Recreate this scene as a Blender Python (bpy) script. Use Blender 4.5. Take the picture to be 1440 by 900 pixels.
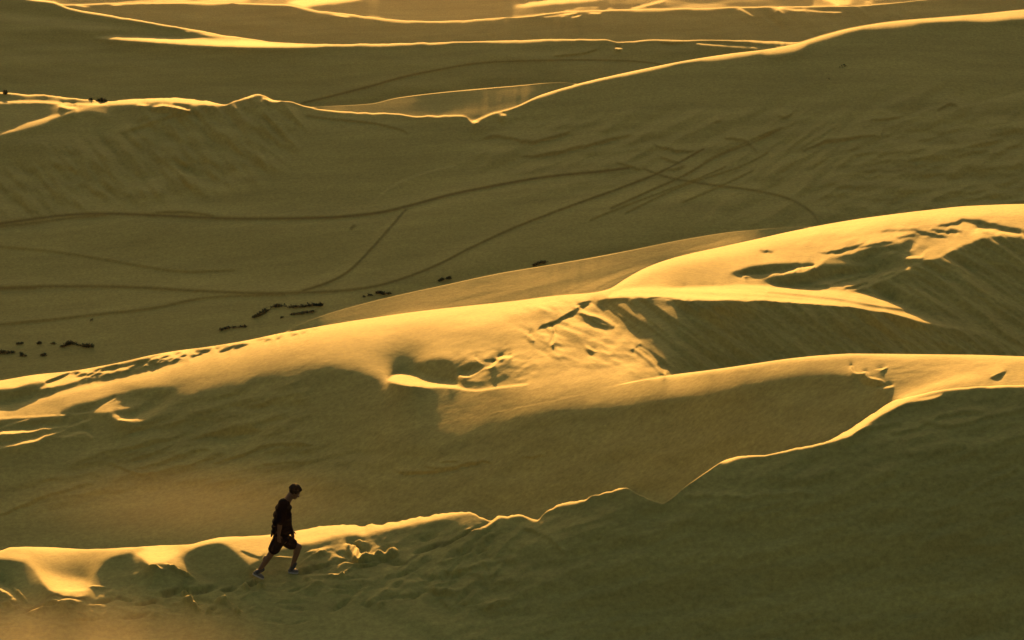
import bpy, bmesh, math, random, time
import numpy as np
from mathutils import Vector, Matrix
T0 = time.time()
scene = bpy.context.scene
for o in list(bpy.data.objects): bpy.data.objects.remove(o)
COL = scene.collection
# ------------------------------------------------------------------ camera
DEP = math.radians(14.0)            # the camera looks down on the dunes from a high crest
HF = math.radians(12.0)             # long lens
F = 720.0 / math.tan(HF / 2)
Z0 = 75.0                           # camera height above the datum
cam_d = bpy.data.cameras.new('camera'); cam = bpy.data.objects.new('camera', cam_d); COL.objects.link(cam)
cam_d.sensor_width = 36.0; cam_d.lens = 18.0 / math.tan(HF / 2); cam_d.clip_start = 1.0; cam_d.clip_end = 20000
cam.location = (0, 0, Z0); cam.rotation_euler = (math.radians(90) - DEP, 0, 0)
scene.camera = cam
# ------------------------------------------------------------------ sky, sun, exposure
BETA = math.radians(10.0)           # sun height; the sun stands beyond the dunes, a little to the left
PHI = math.radians(-4.0)
w = bpy.data.worlds.new('World'); scene.world = w; w.use_nodes = True
nt = w.node_tree; nt.nodes.clear()
sky = nt.nodes.new('ShaderNodeTexSky'); sky.sky_type = 'NISHITA'; sky.sun_disc = False
sky.sun_elevation = BETA; sky.sun_rotation = PHI; sky.air_density = 1.5; sky.dust_density = 9.0; sky.ozone_density = 1.4
bg = nt.nodes.new('ShaderNodeBackground'); bg.inputs[1].default_value = 0.054
wo = nt.nodes.new('ShaderNodeOutputWorld')
nt.links.new(sky.outputs[0], bg.inputs[0]); nt.links.new(bg.outputs[0], wo.inputs[0])
sd = bpy.data.lights.new('sun', 'SUN'); sun = bpy.data.objects.new('sun', sd); COL.objects.link(sun)
sd.energy = 5.0; sd.angle = math.radians(0.5); sd.color = (1.0, 0.48, 0.11)
SUNDIR = Vector((math.sin(PHI) * math.cos(BETA), math.cos(PHI) * math.cos(BETA), math.sin(BETA)))
sun.rotation_euler = SUNDIR.to_track_quat('Z', 'Y').to_euler()
vs = scene.view_settings; vs.view_transform = 'Standard'; vs.look = 'None'; vs.gamma = 1.0; vs.exposure = 1.55
scene.render.resolution_x = 1024; scene.render.resolution_y = 640
scene.cycles.use_denoising = True
HAZE = 0.00002
RNG = np.random.default_rng(7)
# ------------------------------------------------------------------ projection helpers (photo pixels 1440x900)
cd, sdn = math.cos(DEP), math.sin(DEP)
def tan_dep(v): return np.tan(DEP + np.arctan((v - 450.0) / F))
def ufac(v): return 1.0 - (v - 450.0) / F * math.tan(DEP)
# ------------------------------------------------------------------ slope canvases: b > 0 faces the low sun, b < 0 turns away from it
U0, V0, CW, CH = -160, -110, 1760, 1140
def crm(pts, n=8, closed=False):
    P = [np.array(p, float) for p in pts]
    if len(P) < 3: return np.array(P)
    out = []; N = len(P)
    rng = range(N) if closed else range(N - 1)
    for i in rng:
        p0 = P[(i - 1) % N] if closed or i > 0 else P[0]; p1 = P[i]; p2 = P[(i + 1) % N]
        p3 = P[(i + 2) % N] if closed or i + 2 < N else P[-1]
        for k in range(n):
            t = k / n
            out.append(0.5 * ((2 * p1) + (p2 - p0) * t + (2 * p0 - 5 * p1 + 4 * p2 - p3) * t * t + (3 * p1 - p0 - 3 * p2 + p3) * t ** 3))
    if not closed: out.append(P[-1])
    return np.array(out)
def gblur(a, s):
    if s < 0.3: return a
    r = int(math.ceil(s * 2.6)); k = np.exp(-0.5 * (np.arange(-r, r + 1) / s) ** 2); k /= k.sum()
    if r > 14:      # by FFT
        H, W = a.shape; ap = np.pad(a, r, mode='edge')
        for ax in (0, 1):
            n = ap.shape[ax]; kk = np.zeros(n); kk[:2 * r + 1] = k; kk = np.roll(kk, -r)
            fk = np.fft.rfft(kk)
            fa = np.fft.rfft(ap, axis=ax)
            ap = np.fft.irfft(fa * (fk[:, None] if ax == 0 else fk[None, :]), n=n, axis=ax)
        return ap[r:r + H, r:r + W]
    for ax in (0, 1):
        pw = [(0, 0), (0, 0)]; pw[ax] = (r, r); ap = np.pad(a, pw, mode='edge'); o = 0
        for i in range(2 * r + 1):
            o = o + k[i] * (ap[i:i + a.shape[0], :] if ax == 0 else ap[:, i:i + a.shape[1]])
        a = o
    return a
def vnoise(x, y, seed=0):
    xi = np.floor(x).astype(np.int64); yi = np.floor(y).astype(np.int64); fx = x - xi; fy = y - yi
    fx = fx * fx * fx * (fx * (fx * 6 - 15) + 10); fy = fy * fy * fy * (fy * (fy * 6 - 15) + 10)
    def h(a, b):
        n = (a * 374761393 + b * 668265263 + seed * 974634777) & 0xffffffff
        n = ((n ^ (n >> 13)) * 1274126177) & 0xffffffff
        n = n ^ (n >> 16)
        return (n & 0xffff) / 32767.5 - 1.0
    return (h(xi, yi) * (1 - fx) + h(xi + 1, yi) * fx) * (1 - fy) + (h(xi, yi + 1) * (1 - fx) + h(xi + 1, yi + 1) * fx) * fy
def fbm(x, y, o=4, seed=0, g=0.5):
    s = 0; a = 1.0; n = 0
    for i in range(o):
        s = s + a * vnoise(x * 2 ** i + 17.3 * i, y * 2 ** i - 9.1 * i, seed + i); n += a; a *= g
    return s / n
class Canvas:
    def __init__(s, base): s.b = np.full((CH, CW), base, np.float32); s.damp = np.zeros((CH, CW), np.float32)  # second layer: shade of tracks, prints and ledges, put into the sand colour
    def box(s, pts, m):
        x0 = max(0, int(pts[:, 0].min() - U0 - m)); x1 = min(CW, int(pts[:, 0].max() - U0 + m) + 2)
        y0 = max(0, int(pts[:, 1].min() - V0 - m)); y1 = min(CH, int(pts[:, 1].max() - V0 + m) + 2)
        return x0, x1, y0, y1
    def mask(s, pts, f, smooth=True, jag=0, jscale=8):
        P = crm(pts, 8, True) if smooth else np.array(pts, float)
        bx = s.box(P, f * 3 + 3 + jag); x0, x1, y0, y1 = bx
        if x1 <= x0 or y1 <= y0: return None, bx
        X, Y = np.meshgrid(np.arange(x0, x1) + U0 + 0.0, np.arange(y0, y1) + V0 + 0.0)
        if jag:
            jx = fbm(X / jscale, Y / jscale, 3, 11) * jag; jy = fbm(X / jscale, Y / jscale, 3, 31) * jag * 0.6
            X = X + jx; Y = Y + jy
        ins = np.zeros(X.shape, bool)
        for i in range(len(P)):
            a = P[i]; c = P[(i + 1) % len(P)]
            if a[1] == c[1]: continue
            cond = (Y >= min(a[1], c[1])) & (Y < max(a[1], c[1]))
            if not cond.any(): continue
            ins ^= cond & (X < a[0] + (Y - a[1]) * (c[0] - a[0]) / (c[1] - a[1]))
        return gblur(ins.astype(np.float32), f), bx
    def P(s, pts, b, f=2.0, smooth=True, jag=0, jscale=8, a=1.0):
        m, (x0, x1, y0, y1) = s.mask(pts, f, smooth, jag, jscale)
        if m is None: return
        m = m * a; v = s.b[y0:y1, x0:x1]; v[:] = v * (1 - m) + b * m
    def S(s, pts, wd, b, f=0.8, jag=0, jscale=10, a=1.0, damp=0.0, smooth=True, brk=0):
        """stroke; wd a number or one per point; brk breaks it up"""
        pts = np.array(pts, float); N = len(pts)
        wds = np.full(N, wd, float) if np.isscalar(wd) else np.array(wd, float)
        q = crm(np.column_stack([pts, wds]), 8) if (smooth and N > 2) else np.column_stack([pts, wds])
        bx = s.box(q, float(wds.max()) + f * 3 + 3 + jag); x0, x1, y0, y1 = bx
        if x1 <= x0 or y1 <= y0: return
        X, Y = np.meshgrid(np.arange(x0, x1) + U0 + 0.0, np.arange(y0, y1) + V0 + 0.0)
        if jag: Y = Y + fbm(X / jscale, Y / jscale, 3, 51) * jag
        if brk: gate = np.clip(0.5 + 2.5 * (fbm(X / 14, Y / 9, 2, 77) + 0.35 - brk), 0, 1)
        D = np.full(X.shape, 1e9)
        for i in range(len(q) - 1):
            ax, ay, aw = q[i]; cx, cy, cw = q[i + 1]; dx, dy = cx - ax, cy - ay; L = dx * dx + dy * dy + 1e-9
            mg = max(aw, cw) + f * 3 + 3
            i0 = max(0, int(min(ax, cx) - U0 - x0 - mg)); i1 = min(X.shape[1], int(max(ax, cx) - U0 - x0 + mg) + 1)
            j0 = max(0, int(min(ay, cy) - V0 - y0 - mg - jag)); j1 = min(X.shape[0], int(max(ay, cy) - V0 - y0 + mg + jag) + 1)
            if i1 <= i0 or j1 <= j0: continue
            xs = X[j0:j1, i0:i1]; ys = Y[j0:j1, i0:i1]
            t = np.clip(((xs - ax) * dx + (ys - ay) * dy) / L, 0, 1)
            d = np.hypot(xs - ax - t * dx, ys - ay - t * dy) - (aw + (cw - aw) * t) * 0.5
            D[j0:j1, i0:i1] = np.minimum(D[j0:j1, i0:i1], d)
        m = np.clip(0.5 - D / (2 * f), 0, 1) * a
        m = m * m * (3 - 2 * m) if a == 1 else m
        if brk: m = m * gate
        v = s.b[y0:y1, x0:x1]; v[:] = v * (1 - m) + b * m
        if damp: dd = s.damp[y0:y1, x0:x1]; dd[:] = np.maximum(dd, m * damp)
    def N(s, pts, amp, lx, ly, ang=0.0, f=6.0, seed=3, o=3, thr=None, g=0.5):
        """directional noise added inside a region: lx along the direction ang (deg, clockwise in the picture), ly across"""
        m, (x0, x1, y0, y1) = s.mask(pts, f)
        if m is None: return
        X, Y = np.meshgrid(np.arange(x0, x1) + U0 + 0.0, np.arange(y0, y1) + V0 + 0.0)
        c, sn = math.cos(math.radians(ang)), math.sin(math.radians(ang))
        n = fbm((X * c + Y * sn) / lx, (-X * sn + Y * c) / ly, o, seed, g)
        if thr is not None: n = np.minimum(n + thr, 0) * 2.0
        s.b[y0:y1, x0:x1] += (amp * n * m).astype(np.float32)
# ---- near dune
A = Canvas(-0.35)
# gently sloping lit toe at lower left
A.P([(-170,820),(100,822),(330,820),(400,812),(430,808),(490,842),(560,875),(610,902),(680,960),(740,1030),(-170,1030)],-0.12,7)
A.P([(-170,775),(0,775),(200,772),(300,762),(420,745),(445,760),(430,800),(330,815),(200,830),(100,848),(40,850),(-170,830)],-0.2,5)
# sunlit saddles between the hollows
A.P([(-170,765),(30,765),(160,768),(265,763),(300,756),(420,744),(430,765),(400,770),(360,790),(350,803),(345,790),(330,775),(318,766),(300,763),(270,772),(255,783),(262,795),(285,812),(270,811),(250,803),(230,795),(205,793),(195,782),(188,775),(175,778),(155,783),(140,790),(130,805),(122,838),(110,842),(95,847),(80,840),(70,832),(60,818),(52,805),(42,795),(20,787),(-170,785)],0.5,2.5)
A.P([(55,795),(90,800),(125,815),(122,836),(100,844),(78,838),(62,820)],0.8,4)
A.P([(60,790),(140,788),(130,810),(90,812),(60,800)],0.33,6)
A.P([(198,774),(255,770),(240,786),(222,792),(207,792)],0.85,2)
A.P([(-5,810),(10,818),(25,832),(33,845),(22,846),(8,836),(-6,824)],0.85,1.2,jag=2)
A.P([(-10,828),(10,838),(30,852),(15,858),(-12,850)],-0.7,1.5,jag=3)
# hollows
A.P([(-20,789),(25,792),(45,800),(58,820),(68,838),(50,852),(30,848),(12,826),(-20,806)],-0.42,2)
A.P([(125,838),(130,815),(140,800),(155,788),(175,781),(188,780),(202,790),(196,798),(175,806),(165,818),(150,822)],-0.42,2)
A.P([(262,785),(270,775),(290,767),(310,766),(325,774),(335,790),(345,800),(352,808),(330,822),(300,818),(275,806),(262,796)],-0.42,2.5)
A.P([(200,800),(240,797),(262,808),(285,817),(300,824),(270,834),(210,838),(150,840),(140,828),(170,812)],-0.03,3)
A.S([(165,812),(185,806),(200,800),(207,796)],2,0.25,1)
A.S([(212,795),(222,797),(227,799)],3,0.9,.8)
A.S([(236,796),(250,802),(265,810),(285,816)],3,0.9,1)
A.S([(170,812),(178,830),(180,838)],2,0.1,2,a=.6)
A.P([(150,800),(200,806),(255,800),(290,815),(300,850),(150,855)],-0.3,5)
A.P([(128,835),(165,825),(230,840),(240,880),(120,890),(110,860)],-0.3,5)
# line of footprints
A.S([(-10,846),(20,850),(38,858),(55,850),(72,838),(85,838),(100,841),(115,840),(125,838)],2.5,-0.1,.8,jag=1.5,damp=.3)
A.S([(32,857),(44,861),(55,858),(68,848)],2,0.8,.8)
A.S([(75,843),(90,847),(110,846)],3,0.85,.8,jag=1)
for (x,y,w_) in [(145,846,24),(210,846,22),(240,830,26),(285,827,30),(320,828,14),(190,866,30),(165,842,12),(355,818,16)]:
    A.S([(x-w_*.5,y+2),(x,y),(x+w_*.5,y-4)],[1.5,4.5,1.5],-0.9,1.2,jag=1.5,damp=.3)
    A.S([(x-w_*.5,y+6),(x,y+5),(x+w_*.5,y+1)],1.5,0.3,1)
for pl in ([(260,845),(268,848),(280,857)],[(308,847),(318,848),(324,854)],[(331,859),(336,860)],[(343,826),(348,827)],[(364,823),(370,824)],[(258,832),(263,833)],[(354,816),(359,817)],[(290,861),(297,858)]):
    A.S(pl,3.2,1.0,.8)
A.S([(115,845),(128,857),(140,862)],2,.5,1.5,a=.6); A.S([(280,858),(295,862),(303,856)],3,-.7,1)
A.N([(130,800),(420,800),(430,820),(380,870),(100,870)],0.03,18,6,-8,8,5)
A.S([(0,885),(60,893),(110,905)],3,-.2,3); A.S([(-10,875),(60,880),(120,884)],2,0.0,2,a=.6)
A.N([(-100,860),(500,860),(640,1000),(-100,1000)],0.02,60,9,8,20,15)
# around the man
A.S([(384,783),(397,785),(410,783)],2.5,0.9,.8); A.S([(340,775),(365,784),(372,778)],2,-.4,1)
A.P([(418,762),(450,752),(520,748),(560,740),(640,736),(690,735),(640,770),(560,800),(470,790),(430,780)],-0.12,3)
A.P([(425,770),(500,755),(600,760),(640,880),(560,862),(500,832),(425,805)],-0.03,10)
# sunlit back strip right of the man
A.P([(420,741),(470,737),(520,738),(560,733),(600,726),(655,720),(660,724),(620,730),(570,740),(530,747),(512,755),(500,752),(470,755),(445,763),(430,765),(415,765)],0.7,2.5)
A.P([(630,722),(660,720),(690,732),(660,738),(630,735)],0.12,4)
A.S([(500,763),(509,764)],3,.8,1)
A.P([(487,767),(495,768),(505,776),(520,781),(526,785),(515,786),(500,780),(488,772)],0.9,1,jag=1)
A.S([(528,780),(535,778),(545,778),(556,776)],[3,5,2,5],0.9,1)
A.P([(500,785),(530,786),(530,779),(545,782),(560,780),(550,788),(520,795),(495,797)],-0.9,2,jag=2)
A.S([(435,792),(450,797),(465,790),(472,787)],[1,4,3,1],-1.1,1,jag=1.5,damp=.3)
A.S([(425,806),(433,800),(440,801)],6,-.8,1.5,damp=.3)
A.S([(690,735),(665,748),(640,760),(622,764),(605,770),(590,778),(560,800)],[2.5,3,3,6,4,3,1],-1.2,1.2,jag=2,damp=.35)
A.S([(684,742),(660,752),(640,765),(610,782),(570,805),(540,825)],[1,3,3,4,5,4],0.02,2.5,a=.8)
A.S([(700,728),(690,735),(680,741)],3,.8,1)
for i,(x,y) in enumerate([(540,815),(570,800),(600,815),(640,800),(620,835),(560,830),(670,805),(700,800),(655,825),(590,790),(500,810),(520,825)]):
    a_=-28+9*((i*37)%7-3); dx=18*math.cos(math.radians(a_)); dy=18*math.sin(math.radians(a_))
    A.S([(x-dx,y-dy),(x,y+3),(x+dx,y+dy)],[1,5,1],-0.9,2,jag=3); A.S([(x-dx,y-dy-5),(x,y-3),(x+dx,y+dy-5)],[1,4,1],0.0,2,jag=3,a=.7)
A.S([(662,770),(672,790),(684,800),(686,830)],3,-.8,2); A.S([(620,775),(640,790),(636,770)],2,0,2,a=.6)
A.S([(600,815),(620,845),(640,860)],4,-.8,3)
A.N([(430,790),(700,745),(730,800),(700,880),(560,850)],0.6,22,9,-30,14,8)
A.N([(430,770),(700,740),(730,800),(700,860),(520,840)],0.5,7,3.5,-20,10,12)
A.N([(120,830),(330,815),(420,800),(420,850),(250,880),(120,880)],0.25,8,3.5,-8,8,13)
# big shaded face right, faint ledges
A.P([(940,710),(1440,600),(1600,600),(1600,1030),(700,1030),(800,800)],-1.2,40)
for pl in ([(965,699),(1010,698),(1050,702),(1080,695),(1140,696)],[(1200,610),(1240,600),(1265,597)],[(1255,610),(1290,603),(1330,585),(1380,580)],[(1300,595),(1340,600),(1400,585),(1440,577)],[(1080,700),(1130,692)],[(740,745),(770,755),(790,775)],[(1350,700),(1390,680),(1430,660)]):
    A.S(pl,4,-2.0,1.6,jag=3); A.S([(x,y-5) for x,y in pl],4,0.05,2,jag=3,a=.95)
A.N([(740,730),(1000,690),(1200,620),(1600,560),(1600,1030),(700,1030)],0.5,80,18,-14,30,21)
A.N([(740,730),(1000,690),(1200,620),(1600,560),(1600,1030),(700,1030)],0.25,26,6,-16,30,22)
# ledge of sun under the right end of the crest
A.P([(1275,566),(1295,560),(1315,556),(1325,554),(1316,560),(1295,564)],0.8,1); A.S([(1390,545),(1410,543),(1450,540)],3,.7,1)
A.P([(1165,619),(1190,605),(1230,578),(1255,563),(1300,550),(1320,548),(1310,553),(1280,562),(1255,576),(1232,588),(1212,603),(1200,612),(1185,617)],0.7,1.5,jag=1)
# ---- middle dune
Bc = Canvas(-0.22)
# undulations of the shaded face
Bc.N([(-170,600),(500,560),(1300,540),(1300,640),(800,720),(400,760),(-170,780)],0.18,90,26,-12,25,31)
Bc.N([(60,600),(400,540),(520,600),(420,680),(60,720)],0.8,45,8,-14,30,33)
Bc.P([(150,700),(260,690),(360,715),(430,745),(430,765),(-20,765),(-20,750),(80,745)],0.06,16)
for pl in ([(190,660),(230,650),(270,635),(295,632)],[(0,725),(60,700),(130,680)],[(110,625),(140,618),(160,614)],[(300,652),(340,640),(365,630)],[(560,665),(600,665),(650,655),(690,650)],[(360,630),(400,625),(440,628)],[(600,657),(640,660)],[(735,643),(765,641)],[(210,640),(245,625)],[(620,652),(642,648)],[(440,562),(458,558)],[(160,655),(200,668),(240,660),(300,645)],[(0,672),(30,668),(55,660)],[(370,655),(420,650)]):
    Bc.S(pl,[1]+[4]*(len(pl)-2)+[1],-1.3,1.6,jag=3); Bc.S([(x,y-5) for x,y in pl],[1]+[4]*(len(pl)-2)+[1],0.03,1.8,jag=3,a=.85)
# sunlit top: dim near the terminator, bright at the crest
term=[(200,592),(225,578),(260,562),(300,550),(360,535),(400,525),(450,517),(480,516),(510,521),(535,533),(548,540),(600,543),(648,548),(600,568),(560,590),(546,606),(560,610),(600,606),(650,598),(720,590),(800,582),(900,564),(940,557),(1000,549),(1060,540),(1100,529),(1130,519),(1155,515),(1180,516),(1197,520),(1215,524),(1232,534),(1242,538),(1262,547),(1258,565),(1300,570),(1620,560)]
Bc.P([(-170,620),(0,600),(85,586),(100,572),(160,560),(200,553),(190,580)]+term+[(1620,260),(1200,260),(700,380),(-170,500)],0.15,8,smooth=False)
up=[(-170,590),(0,572),(100,556),(200,535),(300,522),(400,503),(500,492),(600,478),(700,480),(740,520),(720,560),(800,553),(900,545),(1000,528),(1100,512),(1200,503),(1300,510),(1340,525),(1250,555),(1300,556),(1620,540)]
Bc.P(up+[(1620,260),(1200,260),(700,380),(-170,500)],0.42,14,smooth=False)
Bc.P([(-170,600),(0,581),(100,556),(200,529),(300,502),(400,482),(500,462),(600,452),(700,450),(800,430),(820,420),(850,380),(1620,260),(1620,200),(700,350),(-170,480)],0.72,10,smooth=False)
Bc.P([(575,500),(640,478),(740,470),(760,495),(700,500),(650,505),(600,520)],0.3,8)
Bc.P([(530,600),(560,588),(600,588),(640,592),(650,604),(590,616),(540,616)],0.05,7)
Bc.P([(575,554),(650,552),(720,560),(710,590),(680,606),(575,612)],0.035,17)
# pits and the bright lip
Bc.P([(548,545),(600,547),(648,551),(640,560),(600,572),(560,592),(548,600),(535,570)],-0.01,3)
Bc.P([(440,528),(500,530),(535,545),(535,575),(530,630),(440,630)],-0.33,8)
Bc.P([(585,515),(600,505),(622,502),(638,508),(645,520),(643,533),(625,537),(605,533),(592,524)],-0.22,2.5)
Bc.P([(650,515),(665,506),(680,510),(690,515),(675,518),(660,524),(652,525)],-0.25,1.5)
Bc.P([(545,536),(552,527),(565,524),(585,528),(600,535),(625,538),(645,540),(651,547),(630,546),(600,545),(570,543)],0.8,1,jag=1)
Bc.S([(648,528),(660,530),(670,524),(680,519),(692,515),(700,505),(718,500)],[4,3,2,2,3,5,4],0.9,1,jag=1.5)
Bc.S([(668,503),(674,508),(679,512)],2,.9,1)
Bc.S([(682,507),(698,506)],2.5,-.9,1); Bc.P([(640,530),(652,537),(680,538),(682,543),(670,547),(655,545),(645,541)],-0.8,1.2,jag=1.5)
Bc.S([(651,547),(670,549),(700,545),(740,540)],3,.8,2)
Bc.N([(640,500),(740,490),(760,530),(660,540)],0.35,10,4,-15,6,36)
# left patches
Bc.P([(84,580),(95,572),(120,566),(150,560),(168,556),(155,562),(140,570),(125,580),(90,584)],-0.25,2)
Bc.P([(172,558),(190,549),(215,545),(245,547),(240,556),(222,568),(200,585),(188,583),(182,575),(200,566),(195,560)],-0.22,3)
Bc.P([(-170,600),(0,590),(80,587),(128,580),(158,584),(165,592),(200,592),(130,640),(0,690),(-170,700)],-0.25,2)
Bc.S([(-20,588),(10,587),(40,586),(78,584)],3,.85,1,jag=1)
Bc.S([(85,584),(105,582),(125,580)],2,.8,.8,brk=.3)
Bc.S([(130,579),(145,570),(162,560)],2.2,.8,.8); Bc.P([(130,579),(162,562),(172,562),(168,570),(195,566),(190,571),(165,578),(150,580)],0.4,1.5)
Bc.P([(160,580),(172,584),(185,588),(200,582),(215,574),(240,560),(235,570),(210,587),(190,594),(172,592),(160,588)],0.55,2)
Bc.S([(168,590),(185,590),(193,588)],2.5,.9,.8)
Bc.S([(-20,612),(0,608),(30,607),(60,602),(90,600),(108,597),(118,592),(127,590)],[3,5,5,4,2,2,3,1],.8,1,jag=2)
Bc.S([(-20,632),(0,629),(25,623),(50,618),(70,610),(90,607)],[2,4,5,5,3,1],.75,1,jag=2)
Bc.S([(84,614),(95,614),(110,609),(120,609),(130,615)],[1,3,3,4,3],.7,1,jag=1)
Bc.S([(0,602),(20,595),(40,590)],2,.5,1); Bc.S([(70,575),(72,600)],1,.2,1,a=.3)
Bc.P([(-170,590),(0,579),(100,557),(160,545),(175,550),(150,556),(110,566),(88,577),(82,584),(0,589),(-170,602)],0.38,3)
# trampled strip behind the left crest
Bc.P([(-20,551),(20,546),(50,538),(65,540),(55,548),(90,543),(70,552),(40,560),(0,571),(-20,574)],-0.25,1.5,jag=2)
Bc.P([(95,540),(140,528),(200,516),(260,505),(250,509),(180,528),(110,543),(60,556),(20,566),(60,552)],-0.12,1.5,jag=2)
Bc.S([(66,537),(85,530),(98,524)],[3,4,2],-.8,.8)
rs=random.Random(5)
for i in range(95):
    x=rs.uniform(100,470); yt=float(np.interp(x,[100,146,210,290,400,480],[524,516,503,491,470,456])); yb=float(np.interp(x,[100,200,300,400,480],[540,518,497,475,458]))
    y=rs.uniform(yt,yb); L=rs.uniform(4,16); sl=-.3
    if x>320 and rs.random()<.5: continue
    Bc.S([(x,y),(x+L*.5,y+L*.5*sl-rs.uniform(0,2)),(x+L,y+L*sl)],[.8,rs.uniform(1.2,3.5),.8],rs.choice([-.9,-.7,-.4]),.7)
Bc.P([(146,515),(165,508),(190,504),(205,500),(210,506),(180,514),(150,520)],-0.5,1,jag=2.5,jscale=4,a=.8)
# rough ground left of the slip face
Bc.N([(730,440),(830,420),(900,470),(935,525),(850,520),(760,500)],0.5,16,5,22,8,41)
Bc.N([(600,455),(760,440),(900,520),(800,560),(650,560)],0.10,30,6,-8,20,42)
Bc.S([(757,463),(765,457),(780,452),(795,445),(808,438),(815,432),(828,427)],[1,4,3,4,5,3,2],-1,1,jag=2)
Bc.S([(815,427),(828,424)],3,-.6,1)
for pl in ([(775,460),(780,470),(776,485)],[(818,475),(828,488),(838,494)],[(745,470),(750,478)],[(812,430),(840,450),(865,460)],[(815,438),(845,446),(868,458)],[(900,487),(915,497),(930,512)],[(895,490),(918,508),(935,527)],[(905,483),(925,497),(935,510)]):
    Bc.S(pl,2.5,.95,1); Bc.S([(x-5,y+3) for x,y in pl],3,-.6,1.2)
Bc.P([(800,470),(820,475),(824,485),(820,490),(808,482)],-.1,3)
Bc.P([(720,445),(800,437),(790,443),(765,452),(720,452)],.3,4)
Bn = Canvas(0); Bn.b = Bc.b.copy(); Bn.damp = Bc.damp.copy()
# slip face one
slip1=[(838,424),(890,420),(950,423),(1000,424),(1080,425),(1170,430),(1240,440),(1290,450),(1350,463),(1400,474),(1620,500),(1620,560),(900,560),(940,530),(925,506),(908,488),(893,470),(862,448)]
Bc.P(slip1,-0.28,1.5,jag=2,jscale=6)
Bc.N(slip1,2.2,60,3.2,38,3,43,3)
Bc.N(slip1,1.3,90,9,36,6,44,2,thr=.1)
Bc.P([(865,450),(900,452),(930,470),(950,485),(940,505),(912,488),(893,468)],-0.12,7)
for (x,y,l) in [(985,455,60),(1050,455,50),(1058,470,45),(1130,470,40),(1165,480,40),(1195,450,40),(960,470,40)]:
    Bc.S([(x,y),(x+l*.5,y+l*.38),(x+l,y+l*.85)],[1,7,1],-1.3,2.5,jag=3)
for x in range(850,1060,11):
    y=float(np.interp(x,[840,900,1000,1080],[426,420,424,426])); Bc.S([(x,y),(x+8,y+4),(x+16,y+10)],[3,2,1],rs.choice([.6,.2,.7,-.2]),1)
Bc.S([(1030,420),(1060,421),(1085,424)],3,-.7,1); Bc.S([(845,424),(865,422),(885,420)],[2,5,2],-.8,1); Bc.S([(913,419.5),(930,418.5),(945,420)],2,-1.2,.7)
m_,(x0_,x1_,y0_,y1_) = Bc.mask(slip1,1); v_=Bc.b[y0_:y1_,x0_:x1_]; v_[:] = np.where(m_>.6, np.minimum(v_,-.06), v_)
# the curved bright ridge
Bc.P([(855,418),(880,405),(960,404),(1060,400),(1150,406),(1210,411),(1250,420),(1285,432),(1297,437),(1280,438),(1300,444),(1325,452),(1356,463),(1340,463),(1290,452),(1240,440),(1170,430),(1080,424),(1000,422),(950,420),(890,417)],0.8,1.3)
Bc.S([(1080,411),(1130,416),(1180,422),(1230,431),(1282,438)],[1,2,3,3,3],0.25,1.5)
Bc.S([(1000,412),(1100,418),(1200,430),(1300,450)],1.2,.5,1,a=.7); Bc.N([(860,405),(1100,400),(1300,440),(1250,445),(1000,424)],0.15,70,3,7,4,45)
# slip face two
slip2=[(1192,409),(1225,402),(1262,385),(1300,368),(1330,358),(1352,345),(1375,338),(1400,332),(1440,336),(1620,350),(1620,520),(1440,494),(1400,478),(1360,463),(1310,447),(1290,437),(1260,424),(1215,410)]
Bc.P(slip2,-0.4,1.5,jag=1.5)
Bc.N(slip2,1.7,60,3.6,33,4,46,3); Bc.N(slip2,0.6,80,18,30,8,47,2,thr=.1)
Bc.P([(1295,440),(1340,445),(1400,470),(1440,490),(1445,500),(1420,486),(1360,464)],0.04,4)
Bc.S([(1362,352),(1400,372),(1440,390)],[2,8,10],-1.2,4,jag=3)
Bc.S([(1352,308),(1375,312),(1400,318),(1440,325),(1480,335)],[3,6,6,5,4],-.5,2,jag=2)
Bc.S([(1375,322),(1410,327),(1434,330)],4,.8,1.5)
# torn shaded patch between
patch=[(1098,397),(1112,385),(1132,383),(1155,372),(1163,364),(1195,357),(1215,350),(1250,345),(1283,336),(1290,341),(1287,347),(1310,347),(1308,352),(1290,357),(1272,360),(1300,358),(1290,370),(1262,376),(1225,384),(1190,388),(1160,394),(1145,400),(1120,402)]
Bc.P(patch,-0.3,1.2,jag=3,jscale=7)
Bc.P([(1160,365),(1185,361),(1200,367),(1222,371),(1190,372),(1165,371)],0.25,2)
Bc.S([(1250,355),(1262,353)],3,.6,1); Bc.S([(1276,352),(1286,350)],3,.6,1); Bc.S([(1275,361),(1295,361),(1303,352),(1320,350)],4,.75,1.5)
Bc.P([(1030,383),(1060,374),(1100,370),(1148,371),(1125,377),(1100,382),(1070,389),(1040,388)],-0.35,1.5,jag=2)
Bc.P([(1075,392),(1100,385),(1120,388),(1105,400),(1080,398)],-0.3,1.5,jag=2)
Bc.S([(1045,388),(1080,386),(1115,382),(1120,378),(1145,374)],2.5,.9,.9,jag=2)
Bc.P([(1145,397),(1200,386),(1250,381),(1275,377),(1260,384),(1230,398),(1200,408),(1170,403)],0.6,1.2,jag=2)
for pl in ([(1170,400),(1200,392),(1225,386)],[(1190,405),(1220,398)],[(1235,392),(1260,383)],[(1140,403),(1165,402)],[(1150,355),(1180,352),(1215,342)],[(1070,352),(1085,354)],[(1205,348),(1240,342),(1255,341)],[(1262,335),(1285,330)],[(1290,325),(1330,333)],[(1310,323),(1345,327)],[(1240,325),(1290,322)],[(1335,322),(1352,326)],[(1090,398),(1120,401)],[(1320,318),(1350,312)]):
    Bc.S(pl,[1]+[3.5]*(len(pl)-2)+[1.5] if len(pl)>2 else 3,-.7,1.1,jag=2,jscale=6)
Bc.N([(1120,340),(1300,310),(1420,310),(1380,340),(1250,370)],0.35,22,5,-14,8,48)
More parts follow.
